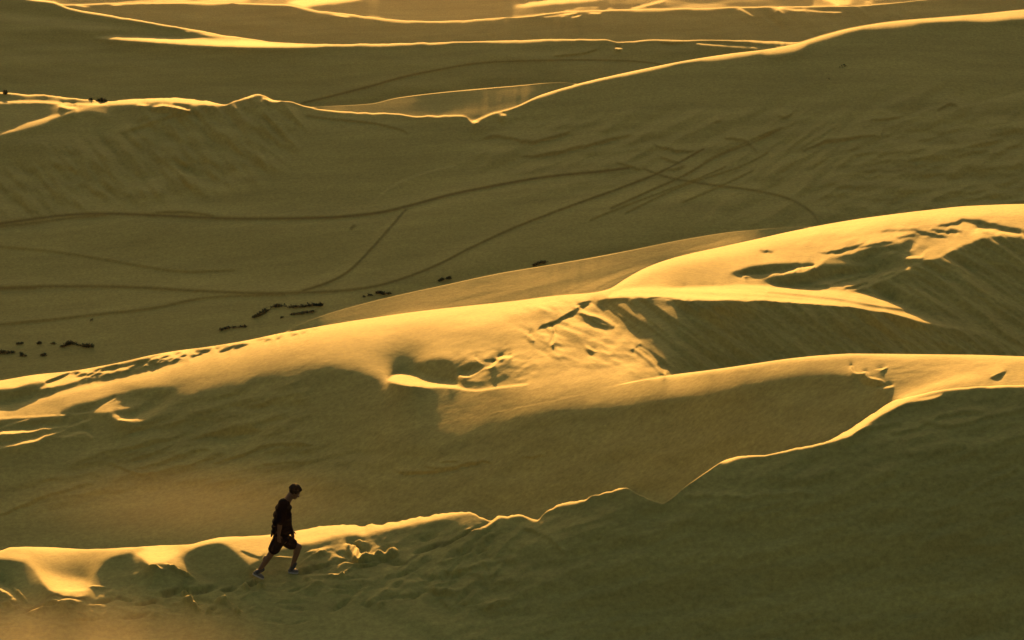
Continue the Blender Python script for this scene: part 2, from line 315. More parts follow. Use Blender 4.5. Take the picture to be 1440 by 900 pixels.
Bc.P([(1100,350),(1200,325),(1320,312),(1330,320),(1220,340),(1120,360)],0.48,6,a=.7)
Bc.P([(1280,345),(1340,335),(1370,338),(1340,350),(1310,362),(1290,360)],0.45,3,a=.8)
# low near crest on the right
Bn.P([(1110,525),(1150,512),(1195,512),(1197,520),(1165,520)],0.2,5)
Bn.S([(1197,514),(1200,522),(1208,525),(1218,523),(1222,530),(1238,534),(1243,538)],2.5,.85,.9)
Bn.P([(1204,527),(1215,526),(1221,533),(1240,538),(1246,545),(1215,540)],-.7,1.5,jag=2)
Bn.S([(1235,546),(1247,544),(1255,543)],3,.8,1); Bn.S([(1232,519),(1242,519),(1246,516)],[1,3,1],.9,.8); Bn.S([(1243,520.5),(1247,519)],2.5,-.6,.7)
Bn.P([(1256,552),(1265,545),(1300,545),(1280,560),(1258,570)],.3,4)
Bn.S([(1395,531),(1403,529),(1413,523)],[3,6,2],-1.0,1,jag=1)
Bn.S([(1270,560),(1320,540),(1370,530)],10,.75,5,a=.7); Bn.P([(1340,540),(1440,530),(1440,540),(1350,545)],.3,5,a=.7)
Bn.N([(1200,505),(1440,505),(1440,545),(1300,550),(1220,530)],0.12,24,4,-8,6,49)
for c_ in (Bn, Bc): c_.N([(-170,500),(300,490),(700,450),(1100,500),(1100,560),(700,600),(-170,620)],0.05,14,3.5,-14,12,50)
# ---- valley with tracks
Cc = Canvas(-0.25)
Cc.P([(-170,470),(0,440),(300,400),(500,410),(500,520),(-170,560)],-0.06,20)
Cc.P([(370,480),(440,447),(520,424),(620,400),(720,382),(800,371),(880,356),(960,338),(1040,326),(1150,320),(1300,330),(1300,420),(400,480)],0.15,3.5)
Cc.P([(430,450),(560,437),(700,420),(700,430),(480,470)],.2,10,a=.5)
Cc.N([(430,450),(720,385),(1100,325),(1100,420),(450,470)],0.05,90,5,-13,10,61)
Cc.P([(780,415),(830,395),(890,375),(925,368),(900,380),(860,400),(830,414)],0.22,2)
Cc.S([(790,413),(815,403),(850,388),(890,373)],1.6,-.3,1); Cc.S([(840,405),(865,393),(900,380)],1.6,-.3,1)
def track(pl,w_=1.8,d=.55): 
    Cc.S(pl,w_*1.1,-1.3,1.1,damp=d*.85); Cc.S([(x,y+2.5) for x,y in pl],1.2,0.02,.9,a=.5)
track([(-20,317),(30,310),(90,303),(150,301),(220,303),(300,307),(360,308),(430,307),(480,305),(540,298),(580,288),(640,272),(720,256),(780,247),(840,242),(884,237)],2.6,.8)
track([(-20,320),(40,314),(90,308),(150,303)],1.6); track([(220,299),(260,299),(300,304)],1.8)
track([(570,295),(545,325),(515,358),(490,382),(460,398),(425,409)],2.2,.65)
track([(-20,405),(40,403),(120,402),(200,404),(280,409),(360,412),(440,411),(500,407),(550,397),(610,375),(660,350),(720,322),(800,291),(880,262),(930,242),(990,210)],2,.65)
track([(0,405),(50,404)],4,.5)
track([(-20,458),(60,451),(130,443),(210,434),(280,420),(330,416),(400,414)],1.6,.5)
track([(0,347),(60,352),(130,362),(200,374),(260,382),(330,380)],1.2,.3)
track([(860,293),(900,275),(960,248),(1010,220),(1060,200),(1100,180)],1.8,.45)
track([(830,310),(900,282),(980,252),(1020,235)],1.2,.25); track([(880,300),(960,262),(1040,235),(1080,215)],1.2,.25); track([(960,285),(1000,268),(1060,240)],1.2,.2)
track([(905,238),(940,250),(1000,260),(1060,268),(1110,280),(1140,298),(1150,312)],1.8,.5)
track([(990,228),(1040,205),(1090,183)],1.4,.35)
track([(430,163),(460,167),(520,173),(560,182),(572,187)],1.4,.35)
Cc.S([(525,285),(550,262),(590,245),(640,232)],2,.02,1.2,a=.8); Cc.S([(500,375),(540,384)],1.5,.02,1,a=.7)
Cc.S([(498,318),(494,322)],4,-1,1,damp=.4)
# torn ledges on the upper slope
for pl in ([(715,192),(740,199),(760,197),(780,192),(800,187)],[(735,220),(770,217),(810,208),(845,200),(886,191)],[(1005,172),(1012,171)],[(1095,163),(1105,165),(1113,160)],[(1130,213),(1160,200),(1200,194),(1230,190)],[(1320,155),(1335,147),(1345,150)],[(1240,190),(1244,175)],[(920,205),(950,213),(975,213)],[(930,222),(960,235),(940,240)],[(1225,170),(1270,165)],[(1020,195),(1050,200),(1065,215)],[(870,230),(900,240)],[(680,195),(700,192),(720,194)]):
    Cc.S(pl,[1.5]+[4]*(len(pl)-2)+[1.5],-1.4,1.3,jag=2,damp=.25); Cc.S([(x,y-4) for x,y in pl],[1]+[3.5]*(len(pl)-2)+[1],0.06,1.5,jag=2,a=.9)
Cc.S([(1230,150),(1255,160),(1275,166),(1300,155),(1330,148)],3,.05,1.5,jag=1,a=.8); Cc.S([(1345,152),(1390,143),(1440,130)],3,.05,1.5,jag=2,a=.8)
Cc.N([(880,170),(1100,150),(1440,130),(1600,130),(1600,300),(1100,330),(900,260)],0.26,38,10,-26,25,62)
Cc.N([(1230,190),(1440,170),(1600,170),(1600,290),(1180,300)],0.5,22,5,-10,15,63)
Cc.N([(680,180),(900,180),(900,260),(680,240)],0.35,30,7,-15,15,64)
Cc.N([(1000,190),(1200,170),(1180,280),(1060,260)],0.3,40,5,-33,15,65)
# scarp with gullies at left
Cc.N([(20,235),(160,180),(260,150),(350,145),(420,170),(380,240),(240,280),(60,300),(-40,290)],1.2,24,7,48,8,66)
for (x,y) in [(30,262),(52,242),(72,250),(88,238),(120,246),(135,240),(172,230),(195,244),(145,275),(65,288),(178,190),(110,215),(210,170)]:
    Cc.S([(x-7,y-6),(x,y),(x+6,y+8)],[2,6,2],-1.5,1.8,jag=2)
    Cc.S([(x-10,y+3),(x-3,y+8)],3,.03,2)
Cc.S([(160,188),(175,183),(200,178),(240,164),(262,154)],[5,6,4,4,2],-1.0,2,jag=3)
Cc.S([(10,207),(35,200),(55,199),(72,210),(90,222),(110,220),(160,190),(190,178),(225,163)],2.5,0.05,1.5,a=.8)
Cc.P([(90,215),(130,205),(180,180),(170,165),(120,190)],-.05,8)
Cc.P([(-170,215),(20,200),(60,205),(80,225),(30,235),(-170,250)],-.4,6)
# lit bits of the left crest
Cc.P([(-170,215),(-20,190),(50,167),(90,155),(130,147),(180,141),(240,138),(290,142),(316,148),(290,148),(240,145),(215,144),(190,148),(150,149),(120,154),(80,165),(60,172),(40,179),(0,190),(-170,225)],0.65,1.5)
Cc.P([(100,155),(130,150),(158,150),(160,163),(155,166),(140,160),(120,157)],0.14,2.5); Cc.P([(30,176),(70,168),(60,176),(20,184)],.3,2)
Cc.P([(155,152),(190,147),(240,146),(260,150),(200,165),(160,185),(60,200),(-20,200),(0,190),(60,177),(120,160),(155,168)],-0.2,2.5)
Cc.S([(195,147),(207,148)],2.5,.9,.8); Cc.S([(215,151),(228,148),(242,150)],[2,4,3],.8,.9); Cc.S([(245,150),(255,152),(265,155)],4,.9,.9); Cc.S([(247,157),(255,159)],2.5,.8,.7)
Cc.P([(212,153),(240,152),(250,157),(235,160),(215,157)],-1,1.2,jag=1)
Cc.S([(205,172),(215,168)],2.2,.8,.8)
Cc.P([(-170,137),(60,136),(100,144),(60,143),(-170,140)],-.02,1.2); Cc.P([(-170,148),(40,146),(80,149),(110,153),(60,165),(-20,182),(-170,190)],-.03,1.5)
Cc.S([(-20,144),(20,143),(60,143),(100,146),(150,146)],3,.75,1); Cc.S([(85,149),(95,151),(105,151)],4,.85,1,jag=1)
Cc.S([(342,137),(350,137),(355,135)],2.5,.9,.7); Cc.S([(372,138),(380,141),(392,142)],3,.9,.8)
Cc.P([(664,164),(672,172),(668,173),(660,168)],.9,.8); Cc.P([(703,157),(709,160),(712,164),(706,162)],.9,.8); Cc.S([(700,166),(706,172)],5,-.8,2)
Cc.P([(1080,68),(1120,60),(1130,64),(1120,72),(1080,77)],.3,3); Cc.P([(1300,24),(1440,14),(1600,6),(1600,24),(1440,24),(1400,27),(1350,27),(1300,28)],0.5,2)
Cc.N([(1080,85),(1440,50),(1440,150),(1100,150)],.05,40,20,0,20,67)
Ct = Canvas(0.10); Ct.b[:] = np.maximum(Cc.b - .05, 0.09)
Ct.P([(-170,-50),(330,-50),(400,1000),(-170,1000)],-.25,25); Ct.P([(1130,0),(1620,0),(1620,600),(1130,600)],-.1,20)
Ct.N([(430,450),(720,385),(1100,325),(1100,420),(450,470)],0.05,90,5,-13,10,61)
# ---- dark level dune
Dc = Canvas(-0.3)
Dc.P([(135,53),(150,50),(180,49),(240,52),(330,54),(400,60),(470,62),(420,66),(330,66),(250,62),(180,57)],0.65,1.2,jag=.8)
Dc.S([(-20,22),(60,28),(140,38),(250,46),(330,52)],8,0.0,5,a=.7)
Dc.S([(190,26),(250,36),(300,46),(340,53)],2,.3,1,jag=1); Dc.S([(260,44),(300,50)],1.5,.7,.8,brk=.2)
Dc.P([(430,153),(470,149),(520,146),(560,136),(620,130),(720,121),(790,118),(800,130),(720,160),(600,170),(430,160)],0.05,2.5)
Dc.P([(560,146),(640,140),(720,134),(770,128),(770,138),(650,150)],0.1,4,a=.8)
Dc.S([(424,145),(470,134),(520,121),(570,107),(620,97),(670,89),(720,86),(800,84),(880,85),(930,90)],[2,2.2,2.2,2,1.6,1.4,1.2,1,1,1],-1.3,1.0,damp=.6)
Dc.S([(780,79),(820,75),(840,69)],2,-.9,1); Dc.S([(930,60),(945,61),(960,60)],2.5,-1,1); Dc.S([(866,67),(872,68)],3,.8,.9)
Dc.P([(980,61),(1020,64),(1070,66),(1130,66),(1130,70),(1060,68),(1000,64)],.3,1); Dc.S([(980,61),(1010,63),(1060,66)],1.5,.7,.9)
Dc.N([(-100,20),(1100,60),(1100,160),(-100,160)],.12,120,16,2,20,71)
Dc.S([(120,140),(140,139)],4,-.5,1)
# ---- hazy brown dunes
Ec = Canvas(-0.15)
Ec.N([(100,10),(1440,10),(1440,70),(100,70)],.10,50,10,5,12,81)
Ec.S([(108,7),(130,10),(150,8),(170,6)],2,.5,1,jag=1,brk=.2)
for pl in ([(765,24),(785,22),(810,18)],[(790,24),(800,24)],[(805,24),(815,22)],[(1035,10),(1050,17),(1058,22)],[(1090,10),(1100,18)],[(1080,9),(1110,13),(1150,16),(1190,18)],[(830,18),(843,19)],[(470,20),(490,24)],[(1255,25),(1262,27)]):
    Ec.S(pl,2.2,.7,.8,jag=1,brk=.1)
Ec.N([(1030,8),(1240,8),(1300,40),(1100,55)],.2,30,7,40,8,82)
Fc = Canvas(0.03)
Fc.N([(-100,-90),(1500,-90),(1500,20),(-100,30)],.25,70,10,0,5,91)
Fc.P([(400,10),(430,-5),(520,-10),(500,2),(440,10),(425,12)],.6,1.5,jag=2); Fc.P([(430,11),(560,-4),(700,-10),(720,22),(610,28),(500,20)],-.06,2)
Fc.P([(725,8),(760,0),(840,-6),(850,-1),(800,4),(740,10)],.55,1.5,jag=2); Fc.S([(890,12),(910,7),(935,0)],2.5,.7,1); Fc.S([(780,14),(840,10),(870,13)],2,.5,1,jag=1,brk=.2)
Fc.P([(1145,-6),(1180,-4),(1200,8),(1215,14),(1190,13),(1170,4)],.7,1.2,jag=2); Fc.S([(1220,2),(1230,8),(1235,14)],2.5,.7,1); Fc.S([(1240,5),(1250,12)],2.5,.6,1,jag=1); Fc.S([(1190,14),(1215,18)],2,.6,1)
Fc.P([(960,8),(990,2),(1020,8)],.3,2,jag=2); Fc.P([(1250,-5),(1450,-10),(1450,20),(1250,20)],-.05,4); Fc.S([(1265,8),(1300,14),(1345,21)],2,.6,.9)
Fc.P([(160,2),(330,-3),(330,4),(160,5)],.5,2,jag=1)
Cs = Canvas(0.03); Cs.N([(300,100),(900,100),(900,200),(300,200)],.03,90,5,-5,10,75); Cs.P([(-170,0),(380,0),(380,400),(-170,400)],-.2,10); Cs.P([(850,0),(1620,0),(1620,400),(850,400)],-.2,10)
CANV = [A, Bn, Bc, Ct, Cc, Cs, Dc, Ec, Fc]
print('paint', round(time.time()-T0,1))
# ------------------------------------------------------------------ crest lines (photo pixels), near to far
CR = [
 [(-160,1010),(1600,1010)],
 # crest of the near dune the man walks on
 [(-160,772),(0,774),(15,770),(45,769),(80,770),(125,772),(180,770),(230,767),(265,766),(285,761),(310,756),(350,754),(400,750),(430,744),(470,739),(500,740),(530,737),(560,734),(600,726),(630,721),(655,721),(675,727),(690,733),(700,727),(728,724),(755,729),(775,716),(790,709),(800,705),(825,702),(840,694),(860,689),(875,686),(895,692),(915,703),(930,708),(940,704),(960,687),(990,666),(1020,647),(1045,641),(1080,639),(1120,630),(1165,620),(1190,606),(1230,580),(1255,565),(1300,553),(1340,546),(1440,541),(1600,537)],
 # low crest in front of the slip face
 [(-160,690),(0,670),(300,640),(600,600),(700,580),(800,560),(880,540),(940,528),(1000,520),(1060,511),(1110,504),(1160,499),(1200,497),(1300,498),(1380,499),(1440,501),(1600,507)],
 # long crest of the middle dune
 [(-160,556),(0,535),(50,527),(100,522),(146,514),(180,507),(210,500),(250,493),(290,488),(340,480),(400,468),(450,459),(500,451),(600,437),(720,424),(790,415),(830,412),(855,407),(880,392),(905,378),(930,368),(965,358),(1010,348),(1060,337),(1100,328),(1150,318),(1200,309),(1250,302),(1300,296),(1360,290),(1440,287),(1600,285)],
 # low swell behind the middle dune that still catches the sun
 [(-160,700),(300,560),(370,487),(440,449),(520,425),(620,402),(720,381),(800,368),(880,353),(960,337),(1040,325),(1150,319),(1250,330),(1600,330)],
 # crest above the valley with the tracks
 [(-160,122),(0,129),(20,131),(40,133),(60,133),(100,138),(130,141),(150,143),(190,140),(240,138),(290,142),(318,147),(330,142),(345,137),(362,132),(375,136),(392,142),(405,142),(430,150),(455,154),(500,158),(560,160),(585,164),(600,163),(650,162),(664,170),(675,166),(690,160),(705,156),(720,152),(760,134),(830,114),(900,98),(960,86),(1030,75),(1080,69),(1120,61),(1160,49),(1200,39),(1260,30),(1320,25),(1380,20),(1440,14),(1600,6)],
 # edge of the dull lit flat behind that crest
 [(-160,300),(300,200),(405,153),(430,151),(470,149),(520,146),(560,137),(620,130),(720,121),(790,116),(830,120),(1600,130)],
 # long level crest behind it
 [(-160,-45),(0,-8),(50,0),(75,3),(100,12),(140,19),(175,25),(250,38),(340,53),(400,60),(470,62),(600,60),(720,57),(800,55),(850,55),(870,59),(890,58),(905,56),(1000,56),(1060,57),(1130,60),(1200,60),(1600,60)],
 [(-160,7),(95,6),(160,4),(325,4),(345,5),(400,6),(420,9),(450,16),(480,18),(510,22),(560,28),(610,30),(700,25),(735,23),(760,20),(800,16),(890,13),(930,12),(1000,11),(1080,9),(1120,9),(1200,8),(1300,0),(1440,-10),(1600,-14)],
 [(-160,-90),(1600,-90)],
]
#         rows per band
ROWS = [270, 200, 175, 55, 250, 28, 100, 50, 75]
def curve(pts, u, lin=False):
    q = np.array(pts, float); x, y = q[:, 0], q[:, 1]
    if lin or len(x) < 3: return np.interp(u, x, y)
    h = np.diff(x); d = np.diff(y) / h; m = np.zeros(len(x)); m[0] = d[0]; m[-1] = d[-1]      # monotone cubic
    w1 = 2 * h[1:] + h[:-1]; w2 = h[1:] + 2 * h[:-1]; ok = d[1:] * d[:-1] > 0
    with np.errstate(divide='ignore', invalid='ignore'): m[1:-1] = np.where(ok, (w1 + w2) / (w1 / d[:-1] + w2 / d[1:]), 0)
    i = np.clip(np.searchsorted(x, u) - 1, 0, len(x) - 2); t = np.clip((u - x[i]) / h[i], 0, 1)
    return y[i] * (1 + 2 * t) * (1 - t) ** 2 + h[i] * m[i] * t * (1 - t) ** 2 + y[i + 1] * t * t * (3 - 2 * t) + h[i] * m[i + 1] * t * t * (t - 1)
# widths of the sunlit rim on each crest
RIM = [
 [(-160,4),(0,4),(300,5),(400,4),(640,4),(660,2),(690,1),(700,3),(728,3),(750,3),(762,.4),(775,2),(790,3),(825,3),(832,.3),(850,1.5),(873,2),(880,.2),(960,.2),(985,.8),(1015,1),(1022,5),(1050,4),(1080,3),(1165,4),(1190,8),(1230,10),(1260,9),(1300,4),(1600,3)],
 [(-160,0),(900,0),(960,4),(1600,6)],
 [(-160,3),(300,3),(500,8),(1600,12)],
 [(-160,0),(1600,0)],
 [(-160,1),(0,2),(130,2),(180,4),(300,4),(318,1),(330,.5),(345,2),(365,2.5),(390,1.5),(400,.3),(430,1.5),(560,1.5),(600,1.5),(615,2.5),(652,2.5),(657,.3),(666,5),(680,4),(700,3),(760,4),(900,4),(1100,5.5),(1200,6.5),(1300,7),(1440,12),(1600,14)],
 [(-160,0),(1600,0)],
 [(-160,2),(50,3),(100,3),(250,3.5),(400,4),(600,2.8),(850,2.5),(1000,2.5),(1060,4),(1130,5),(1600,4)],
 [(-160,2),(95,2),(110,2.5),(325,2.5),(333,.4),(345,2.5),(600,3),(700,2),(715,.3),(740,2),(800,3),(930,3),(1080,2),(1200,1),(1600,1)],
 [(-160,3),(1600,3)],
]
RIMB = [0.85, 0.8, 0.75, 0, 0.55, 0, 0.5, 0.45, 0.45]
# how far the next surface lies behind each crest (log distance)
JUMP = [
 [(-160,.13),(700,.095),(1200,.03),(1300,.014),(1600,.012)],
 [(-160,0),(880,0),(945,.02),(1050,.06),(1440,.13),(1600,.15)],
 [(-160,.30),(1600,.30)],
 [(-160,.14),(1600,.14)],
 [(-160,.16),(250,.22),(400,.2),(520,.17),(660,.15),(790,.18),(900,.26),(1000,.28),(1600,.3)],
 [(-160,.05),(1600,.05)],
 [(-160,.2),(300,.2),(1600,.24)],
 [(-160,.08),(1600,.08)],
]
STEP = 1.4
US = np.arange(-150, 1590 + .1, STEP); NC = len(US)
cv = []
for k, c in enumerate(CR):
    u = US.copy()
    for _ in range(2):
        v = curve(c, u); u = 720 + (US - 720) * ufac(v)
    if k == 6: v = v + 0
    if k == 1: v = v + fbm(US / 13.0, US * 0, 3, 61) * (.5 + 2.6 * np.clip((US - 430) / 60, 0, 1) * np.clip((960 - US) / 60, 0, 1) + .9 * np.clip((US - 1000) / 60, 0, 1) * np.clip((1300 - US) / 60, 0, 1))
    if k == 5: v = v + fbm(US / 11.0, US * 0, 3, 62) * .9 * np.clip((760 - US) / 80, 0, 1)
    if k in (7, 8): v = v + fbm(US / 16.0, US * 0, 3, 60 + k) * .8
    if cv: v = np.minimum(v, cv[-1] - 0.4)
    cv.append(v)
V = []; BAND = []; UU = []
for k in range(9):
    s = (np.linspace(0, 1, ROWS[k]) if k == 0 else np.linspace(0, 1, ROWS[k] + 1)[1:])[:, None]
    V.append(cv[k][None, :] * (1 - s) + cv[k + 1][None, :] * s)
    BAND += [k] * ROWS[k]
V = np.vstack(V); BAND = np.array(BAND); NR = len(BAND)
UU = 720 + (US[None, :] - 720) * ufac(V)
def bil(img, u, v):
    x = np.clip(u - U0, 0, CW - 1.001); y = np.clip(v - V0, 0, CH - 1.001); xi = x.astype(int); yi = y.astype(int); fx = x - xi; fy = y - yi
    return (img[yi, xi] * (1 - fx) + img[yi, xi + 1] * fx) * (1 - fy) + (img[yi + 1, xi] * (1 - fx) + img[yi + 1, xi + 1] * fx) * fy
for c in {id(c): c for c in CANV}.values():      # relief in the shade is lit by the sky only: make its steps steeper
    lo = gblur(c.b, 11); sh = np.clip((-0.05 - gblur(c.b, 4)) / 0.12, 0, 1)
    c.b = np.where(sh > 0, np.minimum(c.b + 3.5 * (c.b - lo) * sh, np.maximum(c.b, 0.10)), c.b); c.b = np.clip(c.b, -2.2, 1.2)
def floor_b(c, pts, lo, f=12):      # gentle ground: nothing rises steeply enough to throw a long shadow
    m, (x0, x1, y0, y1) = c.mask(pts, f); v = c.b[y0:y1, x0:x1]; v[:] = v * (1 - m) + np.maximum(v, lo) * m
floor_b(CANV[0], [(-170, 740), (660, 740), (600, 820), (700, 1040), (-170, 1040)], -0.6, 14)
floor_b(CANV[2], [(545, 540), (720, 540), (720, 610), (545, 612), (550, 560)], -0.015, 4); floor_b(CANV[1], [(545, 540), (720, 540), (720, 610), (545, 612), (550, 560)], -0.015, 4)
B = np.zeros((NR, NC)); SHADE_TINT = np.zeros((NR, NC)); OFF = np.concatenate([[0], np.cumsum(ROWS)])
for k in range(9):
    r = slice(OFF[k], OFF[k + 1]); c = CANV[k]
    b = bil(c.b, UU[r], V[r]); SHADE_TINT[r] = bil(c.damp, UU[r], V[r])
    wd = (curve(RIM[k], US, True) * np.clip(1.0 + .7 * fbm(US / 60.0, US * 0 + k * 7.7, 3, 88, .5), .3, 1.8))[None, :]; e = np.exp(-((V[r] - cv[k + 1][None, :]) / np.maximum(wd, .05)) ** 2 * 0.9) * np.clip(wd / 1.2, 0, 1)
    b = b + np.maximum(RIMB[k] - b, 0) * e
    B[r] = b
TD = tan_dep(V)
al = BETA - np.arcsin(np.clip(0.4 * B, -0.95, 0.6))
M = np.tan(np.clip(al, -1.0, math.radians(50)))
M = np.maximum(M, -TD + 0.055)
M0 = M.copy(); AX = (US - 720) / (F * cd)
# integrate: ln(distance) q,  dq = -dtan/(m+tan)
G = np.zeros((NR - 1, NC))
G[:] = (TD[:-1] - TD[1:]) / ((M[:-1] + M[1:]) / 2 + (TD[:-1] + TD[1:]) / 2)
fold = [OFF[k] - 1 for k in range(1, 9)]
PR = np.zeros((NR, NC)); acc = np.zeros(NC); tot = np.zeros(NC)
smooth_cols = lambda a, s: gblur(np.tile(a, (3, 1)), s)[1]
for k in range(8):
    j = smooth_cols(curve(JUMP[k], US, True), 14 if k != 1 else 6)
    inner = smooth_cols(G[OFF[k]:OFF[k + 1] - 1].sum(0), 25)
    tot = tot + inner
    c_ = cv[k + 1]; corr = -(c_ - smooth_cols(c_, 85)) / (F * .45)      # a dip in the crest shows ground that lies nearer
    if k == 0: want = smooth_cols(tot + j, 200); j = np.maximum(want + corr - tot, 0.01)
    elif k == 1: want = smooth_cols(tot + j, 60); j = j + 0
    else:      # beyond these crests the next ground starts along an even line, whatever lies before it
        want = smooth_cols(smooth_cols(tot + j.mean(), 60), 220); want = want + max(0, float((tot + 0.03 - want - corr).max()))
        j = want + corr - tot
    G[fold[k]] += j; tot = tot + j; PR[OFF[k + 1]:] = want[None, :]
WV = 1.0 / np.maximum(np.abs(V[:-1] - V[1:]), 0.02)
for k in range(8): WV[fold[k]] = 2e-3      # dunes either side of a hidden hollow are shaped on their own
WV[fold[1]] = np.where(US < 890, 30.0, 30.0 * np.exp(-(US - 890) / 25.0) + 2e-3)
LAM = 0.30
WU = LAM * np.gradient(-V, axis=0); WU = np.maximum(np.abs(WU), 0.03) / STEP
WU = (WU[:, 1:] + WU[:, :-1]) / 2
def blur_u(a, s):
    n = a.shape[1]; r = int(3 * s); ap = np.pad(a, ((0, 0), (r, r)), mode='edge'); kk = np.exp(-0.5 * (np.fft.fftfreq(ap.shape[1]) * ap.shape[1] / s) ** 2); kk /= kk.sum()
    return np.fft.irfft(np.fft.rfft(ap, axis=1) * np.fft.rfft(kk)[None, :].real, n=ap.shape[1], axis=1)[:, r:r + n]
dV = V[:, 1:] - V[:, :-1]; TM = np.maximum(blur_u(TD + M, 6), .25); TM = (TM[:, 1:] + TM[:, :-1]) / 2
H = PR[:, 1:] - PR[:, :-1] - (dV - blur_u(dV, 85)) / (F * TM)
def Aq(q, wv, wu):
    o = np.zeros_like(q); d = wv * (q[1:] - q[:-1]); o[1:] += d; o[:-1] -= d
    d = wu * (q[:, 1:] - q[:, :-1]); o[:, 1:] += d; o[:, :-1] -= d
    return o
def rhs(wv, wu, g, h, shp):
    o = np.zeros(shp); d = wv * g; o[1:] += d; o[:-1] -= d; d = wu * h; o[:, 1:] += d; o[:, :-1] -= d
    return o
def cg(q, wv, wu, g, h, it):
    b = rhs(wv, wu, g, h, q.shape); D = Aq_diag(wv, wu, q.shape); r = b - Aq(q, wv, wu); z = r / D; p = z.copy(); rz = (r * z).sum()
    for i in range(it):
        Ap = Aq(p, wv, wu); a = rz / (p * Ap).sum(); q = q + a * p; r = r - a * Ap; z = r / D; rn = (r * z).sum()
        if rn < 1e-12: break
        p = z + (rn / rz) * p; rz = rn
    return q
def Aq_diag(wv, wu, shp):
    o = np.full(shp, 1e-9); o[1:] += wv; o[:-1] += wv; o[:, 1:] += wu; o[:, :-1] += wu
    return o
q = np.zeros((NR, NC)); q[1:] = np.cumsum(G, axis=0)
# start: column sums smoothed, then a coarse column grid, then the full one
def coarse(f, q):
    # average groups of f columns; vertical terms keep all rows
    n = NC // f; cut = n * f
    wv = WV[:, :cut].reshape(NR - 1, n, f).sum(2); g = (WV[:, :cut] * G[:, :cut]).reshape(NR - 1, n, f).sum(2) / wv
    Pc = PR[:, :cut].reshape(NR, n, f).mean(2); Hs = np.concatenate([np.zeros((NR, 1)), np.cumsum(H, axis=1)], 1); Pc = Hs[:, :cut].reshape(NR, n, f).mean(2); h = Pc[:, 1:] - Pc[:, :-1]
    wum = WU[:, :cut - 1].mean(1, keepdims=True) / f * np.ones((1, n - 1))
    qc = q[:, :cut].reshape(NR, n, f).mean(2)
    q2 = cg(qc, wv, wum, g, h, 500)
    x = np.arange(NC); xc = np.arange(n) * f + (f - 1) / 2
    d = q2 - qc
    out = q.copy()
    i0 = np.clip(((x - xc[0]) / f).astype(int), 0, n - 2); t = np.clip((x - xc[0]) / f - i0, -0.5, 1.5)
    out += d[:, i0] * (1 - t) + d[:, i0 + 1] * t
    return out
q = coarse(24, q); q = coarse(8, q); print('coarse', round(time.time() - T0, 1))
q = coarse(3, q)
q = cg(q, WV, WU, G, H, 40)
def cross_slope(q):
    Y = np.exp(q); Xx = AX[None, :] * Y; Zz = -Y * TD; m = np.zeros_like(Y)
    for k in range(9):
        r = slice(OFF[k], OFF[k + 1]); m[r] = np.gradient(Zz[r], axis=0) / np.maximum(np.gradient(Y[r], axis=0), 1e-6)
    m = np.clip(m, -.6, 1.2)
    return m, (np.gradient(Zz, axis=1) - m * np.gradient(Y, axis=1)) / np.gradient(Xx, axis=1)
for it in range(3):      # let the slope towards the sun, not just straight ahead, be the wanted one
    m_, p = cross_slope(q + math.log(86.0) - q[OFF[0], NC // 3]); p = np.clip(gblur(p, 3), -1.2, 1.2)
    M2 = np.clip((M0 - p * math.sin(PHI)) / math.cos(PHI), -TD + 0.055, 1.25)
    G2 = (TD[:-1] - TD[1:]) / ((M2[:-1] + M2[1:]) / 2 + (TD[:-1] + TD[1:]) / 2)
    G2[fold] = G[fold]; dG = G2 - G; G = G2
    q[1:] += np.cumsum(dG, axis=0); q = coarse(24, q); q = coarse(6, q); q = cg(q, WV, WU, G, H, 30)
print('solve', round(time.time() - T0, 1))
BH = np.concatenate([np.repeat((cv[k] - cv[k + 1])[None, :], ROWS[k], 0) for k in range(9)])
for k in (3, 5, 6, 7):      # where a band is squeezed to a hidden sliver, even it out sideways
    r = slice(OFF[k], OFF[k + 1]); wg = np.clip(1 - (BH[r] - .8) / 3, 0, 1); wg = blur_u(wg, 6); q[r] = q[r] * (1 - wg) + blur_u(q[r], 16) * wg
for k in range(8):
    gap = (q[fold[k] + 1] - q[fold[k]]); print('fold', k, 'gap %.3f..%.3f' % (gap.min(), gap.max()))
    if k != 1 and gap.min() < .008: q[fold[k] + 1:] += .008 - gap.min()
# fix the distance scale at the man's feet: 86 m
def rowcol(u, v, band):
    c = (u - 720) / ufac(v); c = (c + 720 - US[0]) / STEP; ci = int(round(c))
    r = OFF[band] + int(np.argmin(np.abs(V[OFF[band]:OFF[band + 1], ci] - v)))
    return r, ci
r0, c0 = rowcol(400, 810, 0)
q = q - q[r0, c0] + math.log(86.0)
YD = np.exp(q)
# forward-only guard inside bands
AX = (US - 720) / (F * cd)
X = AX[None, :] * YD; Z = -YD * TD + Z0
# natural unevenness of blown sand (world space)
sc_ = np.clip(YD / 100, .8, 3)
BH = np.concatenate([np.repeat((cv[k] - cv[k + 1])[None, :], ROWS[k], 0) for k in range(9)])
rough = (0.03 * fbm(X / 5.0, YD / 5.0, 3, 5) + 0.006 * fbm(X / 0.6, YD / 1.0, 3, 9) * np.clip(2 - YD / 90, 0, 1)) * np.clip((BH - 3) / 25, 0, 1)
rough[OFF[0]:OFF[1]] *= .4
Z = Z + rough * np.clip((M + TD - 0.03) / 0.2, 0, 1)
